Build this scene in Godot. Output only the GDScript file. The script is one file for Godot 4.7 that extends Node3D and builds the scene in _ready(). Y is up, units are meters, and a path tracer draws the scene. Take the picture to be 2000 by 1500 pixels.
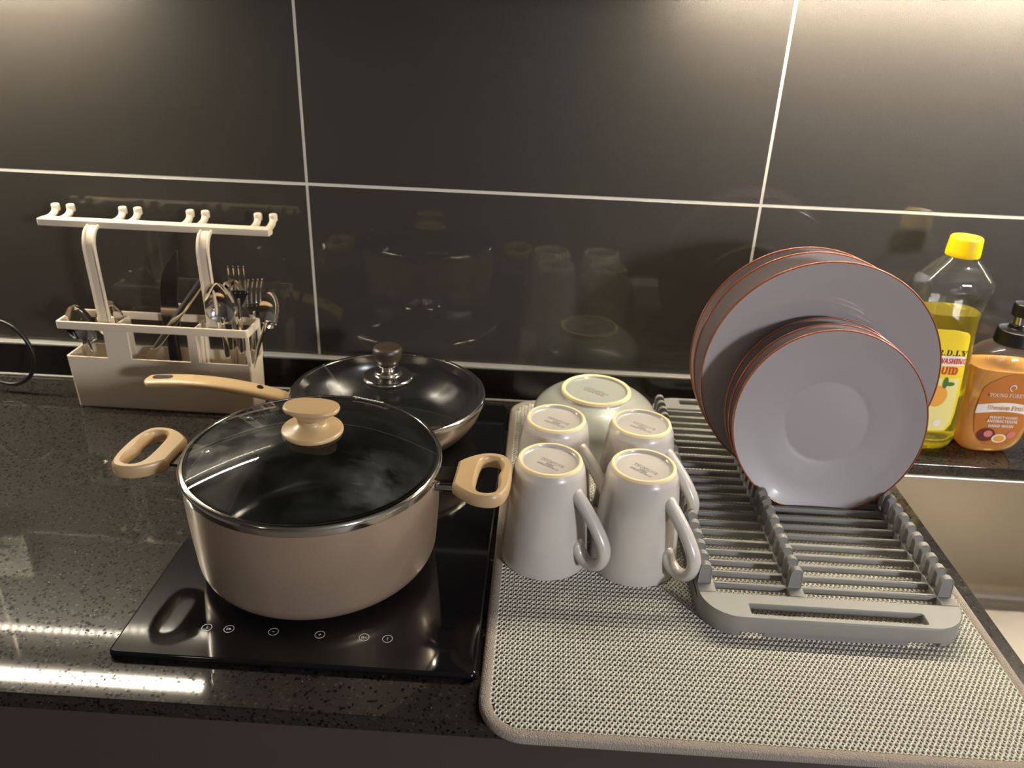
extends Node3D
# A dark-tiled kitchen counter with cookware and drying crockery, lit by strips under the wall cabinets.
# y up, metres. Worktop surface y = 0, tiled wall face z = 0, x to the right.

var M := {}
var rng := RandomNumberGenerator.new()

# ------------------------------------------------------------------ mesh builder
class MB:
	var V := PackedVector3Array()
	var N := PackedVector3Array()
	var I := PackedInt32Array()

	# strips: array of strips; a strip is an array of rings (PackedVector3Array of equal length). Edges between strips stay sharp.
	func loft(strips: Array, closed := true, flip := 0) -> void:
		var vol := 0.0
		var mid := Vector3.ZERO
		var cnt := 0
		for s in strips:
			for r in s:
				for p in r:
					mid += p
					cnt += 1
		mid /= maxi(cnt, 1)
		var parts := []
		for s in strips:
			var n: int = s[0].size()
			var rows: int = s.size()
			var vv := PackedVector3Array()
			for r in s:
				vv.append_array(r)
			var ii := PackedInt32Array()
			var last := n if closed else n - 1
			for a in rows - 1:
				for b in last:
					var b2 := (b + 1) % n
					var q := [a * n + b, a * n + b2, (a + 1) * n + b2, (a + 1) * n + b]
					for t in [[0, 1, 2], [0, 2, 3]]:
						var p0: Vector3 = vv[q[t[0]]] - mid
						var p1: Vector3 = vv[q[t[1]]] - mid
						var p2: Vector3 = vv[q[t[2]]] - mid
						vol += p0.dot(p1.cross(p2))
						ii.append_array([q[t[0]], q[t[1]], q[t[2]]])
			parts.append([vv, ii])
		# Godot front faces run clockwise: the counter-clockwise volume of an outward mesh must be negative
		var turn := vol > 0.0
		if flip != 0:
			turn = flip > 0
		for p in parts:
			raw(p[0], p[1], turn)

	func raw(vv: PackedVector3Array, ii: PackedInt32Array, turn: bool) -> void:
		var nn := PackedVector3Array()
		nn.resize(vv.size())
		var key := {}
		var same := PackedInt32Array()
		same.resize(vv.size())
		for k in vv.size():
			var h := Vector3i((vv[k] * 200000.0).round())
			if not key.has(h):
				key[h] = k
			same[k] = key[h]
		var base := V.size()
		for t in range(0, ii.size(), 3):
			var a := ii[t]
			var b := ii[t + 1]
			var c := ii[t + 2]
			if turn:
				var z := b
				b = c
				c = z
			var fn := (vv[c] - vv[a]).cross(vv[b] - vv[a])
			nn[same[a]] += fn
			nn[same[b]] += fn
			nn[same[c]] += fn
			if fn.length_squared() > 1e-22:
				I.append_array([base + a, base + b, base + c])
		for k in vv.size():
			V.append(vv[k])
			N.append(nn[same[k]].normalized())

	func fan(ring: PackedVector3Array, up: Vector3) -> void:
		var c := Vector3.ZERO
		for p in ring:
			c += p
		c /= ring.size()
		var vv := PackedVector3Array(ring)
		vv.append(c)
		var ii := PackedInt32Array()
		for k in ring.size():
			ii.append_array([k, (k + 1) % ring.size(), ring.size()])
		var fn := (vv[ii[2]] - vv[ii[0]]).cross(vv[ii[1]] - vv[ii[0]])
		raw(vv, ii, fn.dot(up) < 0)

	# profile of (radius, height) round the y axis
	func lathe(prof: Array, seg := 64, at := Vector3.ZERO, sx := 1.0, sz := 1.0, crease := 38.0) -> void:
		var strips := []
		var cur := []
		for k in prof.size():
			var ring := PackedVector3Array()
			for a in seg:
				var t := TAU * a / seg
				ring.append(at + Vector3(prof[k].x * cos(t) * sx, prof[k].y, prof[k].x * sin(t) * sz))
			cur.append(ring)
			if k > 0 and k < prof.size() - 1:
				var d0: Vector2 = (prof[k] - prof[k - 1]).normalized()
				var d1: Vector2 = (prof[k + 1] - prof[k]).normalized()
				if absf(rad_to_deg(d0.angle_to(d1))) > crease:
					strips.append(cur)
					cur = [ring]
		strips.append(cur)
		loft(strips)

	# a box with rounded vertical edges (radius r) and bevelled top and bottom edges (b), in the frame t
	func box(size: Vector3, r: float, b: float, t: Transform3D, n := 3) -> void:
		outline(MB.rrect(-size.x / 2, -size.z / 2, size.x / 2, size.z / 2, r, n), -size.y / 2, size.y / 2, b, t)

	func outline(poly: PackedVector2Array, y0: float, y1: float, b: float, t := Transform3D.IDENTITY) -> void:
		var inner := MB.inset(poly, b)
		var s := []
		if b > 0:
			var half := MB.inset(poly, b * 0.3)
			s = [MB.at(inner, y0, t), MB.at(half, y0 + b * 0.3, t), MB.at(poly, y0 + b, t), MB.at(poly, y1 - b, t), MB.at(half, y1 - b * 0.3, t), MB.at(inner, y1, t)]
		else:
			s = [MB.at(poly, y0, t), MB.at(poly, y1, t)]
		loft([s])
		var tri := Geometry2D.triangulate_polygon(inner)
		for y in [y0, y1]:
			var vv := MB.at(inner, y, t)
			var up: Vector3 = t.basis.y * (1.0 if y == y1 else -1.0)
			if tri.is_empty():
				fan(vv, up)
			else:
				var fn := (vv[tri[2]] - vv[tri[0]]).cross(vv[tri[1]] - vv[tri[0]])
				raw(vv, tri, fn.dot(up) < 0)

	# a plate with one hole; both outlines star-shaped about c
	func ring_plate(outer: PackedVector2Array, inner: PackedVector2Array, c: Vector2, y0: float, y1: float, b: float, t := Transform3D.IDENTITY, even := 0) -> void:
		var angs := []
		for k in even:
			angs.append(TAU * k / even)
		if even:
			ring_plate_at(angs, outer, inner, c, y0, y1, b, t)
			return
		for p in outer:
			angs.append(fposmod((p - c).angle(), TAU))
		for p in inner:
			angs.append(fposmod((p - c).angle(), TAU))
		angs.sort()
		ring_plate_at(angs, outer, inner, c, y0, y1, b, t)

	func ring_plate_at(angs: Array, outer: PackedVector2Array, inner: PackedVector2Array, c: Vector2, y0: float, y1: float, b: float, t: Transform3D) -> void:
		var o := PackedVector2Array()
		var i := PackedVector2Array()
		var prev := -1.0
		for a in angs:
			if a - prev < 0.006:
				continue
			prev = a
			o.append(MB.cast(outer, c, a))
			i.append(MB.cast(inner, c, a))
		var oi := MB.inset(o, b)
		var ii := MB.inset(i, -b)
		loft([[MB.at(ii, y0, t), MB.at(oi, y0, t)], [MB.at(oi, y0, t), MB.at(o, y0 + b, t), MB.at(o, y1 - b, t), MB.at(oi, y1, t)], [MB.at(oi, y1, t), MB.at(ii, y1, t)], [MB.at(ii, y1, t), MB.at(i, y1 - b, t), MB.at(i, y0 + b, t), MB.at(ii, y0, t)]])

	# tube along a path; the radius may differ in two directions
	func tube(path: Array, ra, rb = null, seg := 12, up := Vector3.UP, closed := false) -> void:
		var rings := []
		var n := path.size()
		for k in n:
			var d: Vector3
			if closed:
				d = path[(k + 1) % n] - path[(k - 1 + n) % n]
			else:
				d = path[mini(k + 1, n - 1)] - path[maxi(k - 1, 0)]
			d = d.normalized()
			var side := d.cross(up).normalized()
			if side.length() < 0.5:
				side = d.cross(Vector3(0.31, 0.2, 0.93)).normalized()
			var v := side.cross(d).normalized()
			var a: float = ra[k] if ra is Array else ra
			var b: float = a if rb == null else (rb[k] if rb is Array else rb)
			var ring := PackedVector3Array()
			for s in seg:
				var th := TAU * s / seg
				ring.append(path[k] + side * cos(th) * a + v * sin(th) * b)
			rings.append(ring)
		if closed:
			rings.append(rings[0])
			loft([rings])
		else:
			# round the ends a little
			for e in [0, n - 1]:
				var c: Vector3 = path[e]
				var nb: Vector3 = path[1] if e == 0 else path[n - 2]
				var dir := (c - nb).normalized()
				var a0: float = ra[e] if ra is Array else ra
				var small := PackedVector3Array()
				var tip := PackedVector3Array()
				for p in rings[e if e == 0 else rings.size() - 1]:
					small.append(c + (p - c) * 0.7 + dir * a0 * 0.6)
					tip.append(c + (p - c) * 0.02 + dir * a0 * 0.9)
				if e == 0:
					rings.push_front(small)
					rings.push_front(tip)
				else:
					rings.append(small)
					rings.append(tip)
				if e == 0:
					pass
			loft([rings])

	# a grid of points, one-sided
	func sheet(rows: Array, up: Vector3) -> void:
		var n: int = rows[0].size()
		var vv := PackedVector3Array()
		for r in rows:
			vv.append_array(r)
		var ii := PackedInt32Array()
		var tot := Vector3.ZERO
		for a in rows.size() - 1:
			for b in n - 1:
				for t in [[a * n + b, a * n + b + 1, (a + 1) * n + b + 1], [a * n + b, (a + 1) * n + b + 1, (a + 1) * n + b]]:
					ii.append_array(t)
					tot += (vv[t[2]] - vv[t[0]]).cross(vv[t[1]] - vv[t[0]])
		raw(vv, ii, tot.dot(up) < 0)

	func mesh() -> ArrayMesh:
		var a := []
		a.resize(Mesh.ARRAY_MAX)
		a[Mesh.ARRAY_VERTEX] = V
		a[Mesh.ARRAY_NORMAL] = N
		a[Mesh.ARRAY_INDEX] = I
		var m := ArrayMesh.new()
		m.add_surface_from_arrays(Mesh.PRIMITIVE_TRIANGLES, a)
		return m

	static func rrect(x0: float, z0: float, x1: float, z1: float, r: float, n := 4) -> PackedVector2Array:
		var o := PackedVector2Array()
		r = maxf(r, 0.00002)
		for q in 4:
			var c := Vector2([x1 - r, x0 + r, x0 + r, x1 - r][q], [z1 - r, z1 - r, z0 + r, z0 + r][q])
			for k in n + 1:
				var t := PI / 2 * (q + float(k) / n)
				o.append(c + Vector2(cos(t), sin(t)) * r)
		return o

	static func at(poly: PackedVector2Array, y: float, t: Transform3D) -> PackedVector3Array:
		var o := PackedVector3Array()
		for p in poly:
			o.append(t * Vector3(p.x, y, p.y))
		return o

	static func inset(poly: PackedVector2Array, d: float) -> PackedVector2Array:
		if d == 0.0:
			return poly
		var area := 0.0
		var n := poly.size()
		for k in n:
			area += poly[k].cross(poly[(k + 1) % n])
		var o := PackedVector2Array()
		for k in n:
			var a := (poly[k] - poly[(k - 1 + n) % n]).normalized()
			var b := (poly[(k + 1) % n] - poly[k]).normalized()
			if a.length() < 0.5:
				a = b
			if b.length() < 0.5:
				b = a
			var na := Vector2(-a.y, a.x)
			var nb := Vector2(-b.y, b.x)
			var m := (na + nb).normalized()
			var s := d / maxf(m.dot(na), 0.4)
			o.append(poly[k] + m * s * (1.0 if area > 0 else -1.0))
		return o

	static func cast(poly: PackedVector2Array, c: Vector2, a: float) -> Vector2:
		var far := c + Vector2(cos(a), sin(a)) * 5.0
		var best := far
		for k in poly.size():
			var h = Geometry2D.segment_intersects_segment(c, far, poly[k], poly[(k + 1) % poly.size()])
			if h != null and c.distance_to(h) < c.distance_to(best):
				best = h
		if best == far:
			for k in poly.size():
				if absf(angle_difference((poly[k] - c).angle(), a)) < 0.002:
					best = poly[k]
		return best


# smooth curve through 2D points
func curve2(pts: Array, steps := 6) -> Array:
	var o := []
	for k in pts.size() - 1:
		var p0: Vector2 = pts[maxi(k - 1, 0)]
		var p3: Vector2 = pts[mini(k + 2, pts.size() - 1)]
		for s in steps:
			o.append(pts[k].cubic_interpolate(pts[k + 1], p0, p3, float(s) / steps))
	o.append(pts[pts.size() - 1])
	return o


func curve3(pts: Array, steps := 6) -> Array:
	var o := []
	for k in pts.size() - 1:
		var p0: Vector3 = pts[maxi(k - 1, 0)]
		var p3: Vector3 = pts[mini(k + 2, pts.size() - 1)]
		for s in steps:
			o.append(pts[k].cubic_interpolate(pts[k + 1], p0, p3, float(s) / steps))
	o.append(pts[pts.size() - 1])
	return o


func loop2(pts: Array, steps := 5) -> PackedVector2Array:
	var o := PackedVector2Array()
	var n := pts.size()
	for k in n:
		for s in steps:
			o.append(pts[k].cubic_interpolate(pts[(k + 1) % n], pts[(k - 1 + n) % n], pts[(k + 2) % n], float(s) / steps))
	return o


# profile with rounded corners: each entry Vector3(r, y, corner radius)
func fillet(pts: Array, n := 5) -> Array:
	var o := []
	for k in pts.size():
		var p := Vector2(pts[k].x, pts[k].y)
		var f: float = pts[k].z
		if f <= 0 or k == 0 or k == pts.size() - 1:
			o.append(p)
			continue
		var a := (Vector2(pts[k - 1].x, pts[k - 1].y) - p)
		var b := (Vector2(pts[k + 1].x, pts[k + 1].y) - p)
		var d := minf(f, minf(a.length(), b.length()) * 0.49)
		var pa := p + a.normalized() * d
		var pb := p + b.normalized() * d
		for s in n + 1:
			var t := float(s) / n
			o.append(pa.lerp(p, t).lerp(p.lerp(pb, t), t))
	return o


# ------------------------------------------------------------------ scene tree helpers
func thing(called: String, label: String, category: String, at := Vector3.ZERO, group := "") -> Node3D:
	var o := Node3D.new()
	o.name = called
	add_child(o, true)
	o.position = at
	tag(o, label, category, group)
	return o


func tag(o: Node, label: String, category: String, group := "") -> void:
	o.set_meta("label", label)
	o.set_meta("category", category)
	if group:
		o.set_meta("group", group)


func part(called: String, mb, m: Material, parent: Node = self, label := "") -> MeshInstance3D:
	var o := MeshInstance3D.new()
	o.name = called
	o.mesh = mb.mesh() if mb is MB else mb
	o.material_override = m
	parent.add_child(o, true)
	if label:
		o.set_meta("label", label)
	return o


func struct(called: String, mb, m: Material, label := "") -> MeshInstance3D:
	var o := part(called, mb, m)
	o.set_meta("kind", "structure")
	if label:
		o.set_meta("label", label)
	return o


func xf(x: float, y: float, z: float, b := Basis.IDENTITY) -> Transform3D:
	return Transform3D(b, Vector3(x, y, z))


func slab(x0, x1, y0, y1, z0, z1, b := 0.0, r := 0.0) -> MB:
	var m := MB.new()
	m.box(Vector3(x1 - x0, y1 - y0, z1 - z0), r, b, xf((x0 + x1) / 2.0, (y0 + y1) / 2.0, (z0 + z1) / 2.0))
	return m


func lettering(text: String, size: float, m: Material, parent: Node, t: Transform3D, serif := false, called := "lettering", bold := false, width := 0.0) -> MeshInstance3D:
	var tm := TextMesh.new()
	var f := SystemFont.new()
	f.font_names = PackedStringArray(["Droid Serif" if serif else "Droid Sans"])
	if bold:
		f.font_weight = 700
	tm.font = f
	tm.text = text
	tm.font_size = 48
	tm.pixel_size = size / 48.0
	tm.depth = 0.00025
	tm.curve_step = 4.0
	var o := part(called, tm, m, parent)
	var sc := 1.0
	if width > 0:
		sc = width / maxf(tm.get_aabb().size.x, 1e-5)
	o.transform = t * Transform3D(Basis.from_scale(Vector3(sc, 1 if width == 0 else minf(sc, 1.6) if sc > 1 else 1.0, 1)), Vector3.ZERO)
	return o


func srgb(r, g, b) -> Color:
	return Color(r / 255.0, g / 255.0, b / 255.0)


func mat(called: String, c: Color, rough := 0.5, metal := 0.0, coat := 0.0, coat_rough := 0.05, spec := 0.5) -> StandardMaterial3D:
	var m := StandardMaterial3D.new()
	m.resource_name = called
	m.albedo_color = c
	m.roughness = rough
	m.metallic = metal
	m.metallic_specular = spec
	if coat > 0:
		m.clearcoat_enabled = true
		m.clearcoat = coat
		m.clearcoat_roughness = coat_rough
	M[called] = m
	return m


func noise_tex(freq: float, size := 512, octaves := 3, normal := false, sd := 1, strength := 4.0) -> NoiseTexture2D:
	var n := FastNoiseLite.new()
	n.seed = sd
	n.frequency = freq
	n.fractal_octaves = octaves
	var t := NoiseTexture2D.new()
	t.width = size
	t.height = size
	t.seamless = true
	t.noise = n
	t.as_normal_map = normal
	t.bump_strength = strength
	return t


func triplanar(m: StandardMaterial3D, per_metre: float) -> void:
	m.uv1_triplanar = true
	m.uv1_world_triplanar = true
	m.uv1_scale = Vector3.ONE * per_metre


# ------------------------------------------------------------------ the scene
func _ready() -> void:
	rng.seed = 7
	camera_and_light()
	materials()
	room()
	kitchen_shell()
	worktop()
	hob()
	casserole()
	frying_pan()
	drying_mat()
	dish_rack()
	plates()
	crockery()
	cutlery_caddy()
	bottles()
	small_things()


func camera_and_light() -> void:
	var cam := Camera3D.new()
	cam.name = "camera"
	add_child(cam)
	cam.position = Vector3(0.3145, 0.5223, 1.0416)
	cam.rotation = Vector3(-0.4469, 0.0295, 0.0408)
	cam.near = 0.02
	cam.far = 30.0
	var at := CameraAttributesPhysical.new()
	at.frustum_focal_length = 24.49
	at.frustum_focus_distance = 0.74
	at.frustum_near = 0.02
	at.frustum_far = 30.0
	at.exposure_aperture = 7.0
	cam.attributes = at
	cam.fov = 52.2
	cam.current = true
	var we := WorldEnvironment.new()
	we.name = "environment"
	var e := Environment.new()
	e.background_mode = Environment.BG_COLOR
	e.background_color = Color(0, 0, 0)
	e.tonemap_mode = Environment.TONE_MAPPER_LINEAR
	e.tonemap_exposure = 1.3
	e.sdfgi_enabled = true
	e.ssao_enabled = true
	e.ssil_enabled = true
	we.environment = e
	add_child(we)
	# ceiling lights of the room behind the camera
	for p in CEILING_LAMPS:
		ceiling_lamp(p[0], p[1], p[2])
	floor_lamp(Vector3(2.45, -0.9, 2.95), 5.6)
	led_strip(-1.35, -0.236, "slim warm LED strip under the left wall cabinet", 0.46)
	led_strip(0.475, 1.95, "slim warm LED strip under the right wall cabinet", 0.40)


const LED_Y := 0.57
const LED_Z := 0.055
const WARM := Color(1.0, 0.965, 0.895)
const CEILING_LAMPS := [[Vector3(1.9, 1.49, 1.55), 0.06, "round recessed ceiling downlight at the right of the room"], [Vector3(-0.7, 1.49, 1.7), 0.05, "round recessed ceiling downlight at the left of the room"]]


func ceiling_lamp(p: Vector3, energy: float, label: String) -> void:
	var t := thing("ceiling_lamp", label, "ceiling lamp", p, "ceiling downlights")
	var rim := MB.new()
	rim.lathe([Vector2(0.046, 0.004), Vector2(0.06, 0.004), Vector2(0.062, 0.0), Vector2(0.06, -0.004), Vector2(0.046, -0.003), Vector2(0.046, 0.004)], 32)
	part("trim_ring", rim, mat("lamp_ring", srgb(225, 222, 215), 0.5), t)
	var d := MB.new()
	d.lathe([Vector2(0.0001, -0.001), Vector2(0.045, -0.001), Vector2(0.045, 0.003), Vector2(0.0001, 0.003)], 32)
	var g := mat("lamp_glow", Color(1, 1, 1), 0.6)
	g.emission_enabled = true
	g.emission = Color(1.0, 0.92, 0.8)
	g.emission_energy_multiplier = 12.0
	part("diffuser", d, g, t)
	var l := AreaLight3D.new()
	l.name = "ceiling_light"
	l.area_size = Vector2(0.09, 0.09)
	l.light_color = Color(1.0, 0.97, 0.95)
	l.light_energy = energy
	l.shadow_enabled = true
	l.set("area_range", 8.0)
	t.add_child(l)
	l.position = Vector3(0, -0.006, 0)
	l.rotation = Vector3(-PI / 2, 0, 0)


func floor_lamp(p: Vector3, energy: float) -> void:
	var t := thing("floor_lamp", "floor lamp with tall white shade at the far side of the room", "floor lamp", p)
	var b := MB.new()
	b.lathe(fillet([Vector3(0.0001, 0.0, 0), Vector3(0.15, 0.0, 0.004), Vector3(0.15, 0.02, 0.006), Vector3(0.014, 0.024, 0.004), Vector3(0.012, 1.6, 0), Vector3(0.0001, 1.6, 0)], 4), 32)
	part("stand", b, mat("lamp_stand", srgb(60, 58, 56), 0.4, 0.6), t)
	var s := MB.new()
	s.lathe([Vector2(0.15, 1.58), Vector2(0.13, 1.96)], 40)
	var g := mat("shade_glow", srgb(235, 232, 228), 0.8)
	g.emission_enabled = true
	g.emission = Color(0.985, 0.985, 1.0)
	g.emission_energy_multiplier = 1.2
	part("shade", s, g, t)
	var l := AreaLight3D.new()
	l.name = "shade_light"
	l.area_size = Vector2(0.26, 0.38)
	l.set("area_range", 8.0)
	l.light_color = Color(0.985, 0.985, 1.0)
	l.light_energy = energy
	l.shadow_enabled = true
	t.add_child(l)
	var aim := (Vector3(0.45, 0.1, 0.3) - (p + Vector3(0, 1.77, 0))).normalized()
	l.position = Vector3(0, 1.77, 0) + Vector3(aim.x, 0, aim.z).normalized() * 0.16
	l.basis = Basis.looking_at(aim)


func led_strip(x0: float, x1: float, label: String, energy: float) -> void:
	var t := thing("led_strip", label, "led strip", Vector3((x0 + x1) / 2, LED_Y, LED_Z), "under-cabinet LED strips")
	var h := (x1 - x0) / 2
	part("channel", slab(-h, h, 0.003, 0.03, -0.008, 0.008), mat("aluminium", srgb(190, 190, 188), 0.4, 1.0), t)
	var g := mat("led_glow", Color(1, 1, 1), 0.6)
	g.emission_enabled = true
	g.emission = Color(1.0, 0.945, 0.83)
	g.emission_energy_multiplier = LED_GLOW
	var chips := MB.new()
	var n := int((x1 - x0) / 0.0166)
	for k in n:
		chips.box(Vector3(0.009, 0.002, 0.009), 0.0005, 0.0, xf(-h + (k + 0.5) * (x1 - x0) / n, 0.002, 0))
	var c := part("led_chips", chips, g, t)
	c.set_meta("kind", "stuff")
	var l := AreaLight3D.new()
	l.name = "led_light"
	l.area_size = Vector2(x1 - x0, 0.015)
	l.set("area_range", 8.0)
	l.light_color = WARM
	l.light_energy = energy
	l.shadow_enabled = true
	t.add_child(l)
	l.position = Vector3(0, -0.001, 0)
	l.rotation = Vector3(-PI / 2, 0, 0)


const LED_GLOW := 350.0


func materials() -> void:
	var tile := mat("tile_glaze", Color(0.028, 0.0238, 0.0192).linear_to_srgb(), 0.48, 0.0, 0.8, 0.035, 0.45)
	tile.normal_enabled = true
	tile.normal_texture = noise_tex(0.45, 512, 1, true, 3, 8.0)
	tile.normal_scale = 0.07
	triplanar(tile, 5.0)
	mat("grout", srgb(198, 193, 182), 0.8)
	mat("silicone", srgb(124, 123, 117), 0.5)
	var stone := mat("stone", Color.WHITE, 0.5, 0.0, 1.0, 0.04, 0.17)
	var st := stone_texture()
	stone.albedo_texture = st[0]
	stone.clearcoat_texture = st[1]
	triplanar(stone, 1.0 / 0.45)
	mat("black_glass", Color(0.006, 0.006, 0.007).linear_to_srgb(), 0.06, 0.0, 0.0, 0.05, 0.5)
	mat("print_white", srgb(205, 205, 200), 0.5)
	var champ := mat("champagne", srgb(174, 152, 131), 0.36, 0.55, 0.25, 0.12)
	champ.normal_enabled = true
	champ.normal_texture = noise_tex(0.4, 256, 2, true, 5, 3.0)
	champ.normal_scale = 0.06
	triplanar(champ, 6.0)
	mat("beige", srgb(184, 156, 117), 0.36, 0.0, 0.15, 0.2)
	mat("nonstick", Color(0.016, 0.0158, 0.0145).linear_to_srgb(), 0.22, 0.0, 0.0, 0.05, 0.5)
	mat("steel", srgb(212, 208, 200), 0.1, 1.0)
	mat("chrome", srgb(225, 222, 215), 0.07, 1.0)
	mat("dark_steel", srgb(70, 66, 62), 0.3, 0.8)
	mat("dark_brown", srgb(58, 46, 38), 0.4)
	var glass := mat("lid_glass", Color(0.9, 0.95, 0.92, 0.004), 0.015, 0.0)
	glass.transparency = BaseMaterial3D.TRANSPARENCY_ALPHA
	glass.cull_mode = BaseMaterial3D.CULL_DISABLED
	mat("mug_glaze", srgb(190, 184, 178), 0.28, 0.0, 0.85, 0.04)
	mat("bowl_glaze", srgb(160, 162, 154), 0.3, 0.0, 0.7, 0.06)
	mat("bisque", srgb(236, 214, 166), 0.7)
	mat("mug_print", srgb(132, 126, 122), 0.6)
	mat("plate_glaze", srgb(152, 145, 147), 0.42, 0.0, 0.75, 0.06)
	mat("copper_edge", srgb(150, 78, 44), 0.3, 0.35, 0.6, 0.06)
	mat("rack_plastic", srgb(129, 128, 124), 0.46)
	mat("mat_pad", srgb(110, 109, 98), 0.95)
	mat("mat_net", srgb(212, 209, 198), 0.8)
	var bind := mat("mat_binding", srgb(150, 140, 130), 0.95)
	bind.normal_enabled = true
	bind.normal_texture = noise_tex(0.2, 256, 3, true, 9, 8.0)
	bind.normal_scale = 0.5
	triplanar(bind, 12.0)
	mat("caddy_plastic", srgb(214, 199, 176), 0.42)
	mat("cabinet_front", srgb(66, 58, 52), 0.32, 0.0, 0.3, 0.2)
	mat("cabinet_white", srgb(228, 222, 212), 0.5)
	mat("black_plastic", srgb(26, 24, 23), 0.35)
	mat("black_matt", srgb(12, 11, 10), 0.7)
	mat("wall_paint", srgb(150, 146, 142), 0.85)
	mat("floor_wood", srgb(118, 110, 102), 0.5)
	var sink := mat("sink_steel", srgb(190, 183, 172), 0.36, 1.0)
	sink.normal_enabled = true
	sink.normal_texture = noise_tex(0.06, 512, 3, true, 12, 3.0)
	sink.normal_scale = 0.05
	triplanar(sink, 1.6)
	mat("cap_yellow", srgb(255, 214, 0), 0.4)
	mat("label_yellow", srgb(250, 220, 40), 0.4)
	mat("label_pale", srgb(245, 232, 150), 0.4)
	mat("label_white", srgb(245, 238, 230), 0.4)
	mat("label_red", srgb(214, 60, 60), 0.4)
	mat("label_black", srgb(30, 26, 22), 0.4)
	mat("label_green", srgb(80, 120, 50), 0.4)
	mat("label_orange", srgb(242, 170, 70), 0.4)
	mat("label_amber", srgb(196, 120, 52), 0.4)
	mat("label_plum", srgb(110, 46, 40), 0.4)
	mat("label_pink", srgb(222, 130, 120), 0.4)
	var shell := mat("clear_plastic", Color(1, 1, 1, 0.01), 0.02)
	shell.transparency = BaseMaterial3D.TRANSPARENCY_ALPHA
	shell.cull_mode = BaseMaterial3D.CULL_DISABLED
	for l in [["soap_liquid", srgb(252, 232, 20), 0.10], ["wash_liquid", srgb(255, 194, 104), 0.5]]:
		var q := mat(l[0], Color(l[1].r, l[1].g, l[1].b, l[2]), 0.04)
		q.refraction_enabled = true
		q.refraction_scale = 0.033
	var film := mat("lid_film", Color(0.92, 0.94, 0.92, 1.0), 0.6)
	film.transparency = BaseMaterial3D.TRANSPARENCY_ALPHA
	film.cull_mode = BaseMaterial3D.CULL_DISABLED
	film.albedo_texture = smudge_texture()
	film.uv1_triplanar = true
	film.uv1_scale = Vector3.ONE / 0.26
	film.uv1_offset = Vector3.ONE * 0.5
	var water := mat("water", Color(1, 1, 1, 0.0), 0.0)
	water.refraction_enabled = true
	water.refraction_scale = 0.033


func stone_texture() -> Array:
	var n := 1024
	var im := Image.create(n, n, false, Image.FORMAT_RGB8)
	im.fill(srgb(37, 33, 30))
	var gloss := Image.create(n, n, false, Image.FORMAT_RGB8)
	gloss.fill(Color(1, 1, 1))
	var r := RandomNumberGenerator.new()
	r.seed = 21
	for k in 12500:
		var c: Color
		var w := r.randf()
		if w < 0.68:
			c = srgb(7, 6, 6).lerp(srgb(15, 14, 12), r.randf())
		elif w < 0.985:
			c = srgb(46, 43, 40).lerp(srgb(58, 54, 50), r.randf())
		else:
			c = srgb(180, 174, 165)
		var rad := r.randf_range(0.9, 3.9) if w < 0.985 else r.randf_range(0.4, 1.1)
		var g := Color(1, 1, 1) if w >= 0.68 else Color(1, 1, 1) * r.randf_range(0.0, 0.16)
		var el := r.randf_range(1.0, 2.0)
		var an := r.randf() * PI
		var ca := cos(an)
		var sa := sin(an)
		var cx := r.randf() * n
		var cy := r.randf() * n
		var m := int(ceil(rad * 1.5))
		for dy in range(-m, m + 1):
			for dx in range(-m, m + 1):
				var u := dx * ca + dy * sa
				var v := (-dx * sa + dy * ca) * el
				if u * u + v * v < rad * rad * r.randf_range(0.8, 1.2):
					im.set_pixel(posmod(int(cx) + dx, n), posmod(int(cy) + dy, n), c)
					gloss.set_pixel(posmod(int(cx) + dx, n), posmod(int(cy) + dy, n), g)
	return [ImageTexture.create_from_image(im), ImageTexture.create_from_image(gloss)]


# dried steam and wiping marks on the lid: white, mostly transparent, densest at one side
func smudge_texture() -> ImageTexture:
	var n := 256
	var im := Image.create(n, n, false, Image.FORMAT_RGBA8)
	var f := FastNoiseLite.new()
	f.seed = 4
	f.frequency = 0.018
	f.fractal_octaves = 4
	f.domain_warp_enabled = true
	f.domain_warp_amplitude = 40.0
	f.domain_warp_frequency = 0.012
	for y in n:
		for x in n:
			var p := Vector2(x - n / 2.0, y - n / 2.0) / (n * 0.5)
			var v := clampf(f.get_noise_2d(x, y * 1.4) * 0.9 + 0.42, 0.0, 1.0)
			var side := clampf(1.0 - Vector2(p.x + 0.62, p.y - 0.12).length() / 0.55, 0.0, 1.0)
			side += 0.45 * clampf(1.0 - Vector2(p.x - 0.60, p.y - 0.45).length() / 0.4, 0.0, 1.0)
			var a := pow(v, 1.4) * (0.016 + 0.36 * side)
			im.set_pixel(x, y, Color(1, 1, 1, clampf(a, 0.0, 0.34)))
	return ImageTexture.create_from_image(im)


func room() -> void:
	struct("floor", slab(-2.6, 3.0, -1.0, -0.9, -0.1, 3.3), M.floor_wood)
	struct("ceiling", slab(-2.6, 3.0, 1.5, 1.6, -0.1, 3.3), M.wall_paint)
	struct("wall_left", slab(-2.6, -2.5, -0.9, 1.5, -0.1, 3.3), M.wall_paint)
	struct("wall_right", slab(2.9, 3.0, -0.9, 1.5, -0.1, 3.3), M.wall_paint)
	struct("wall_front", slab(-2.5, 2.9, -0.9, 1.5, 3.2, 3.3), M.wall_paint)


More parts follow.
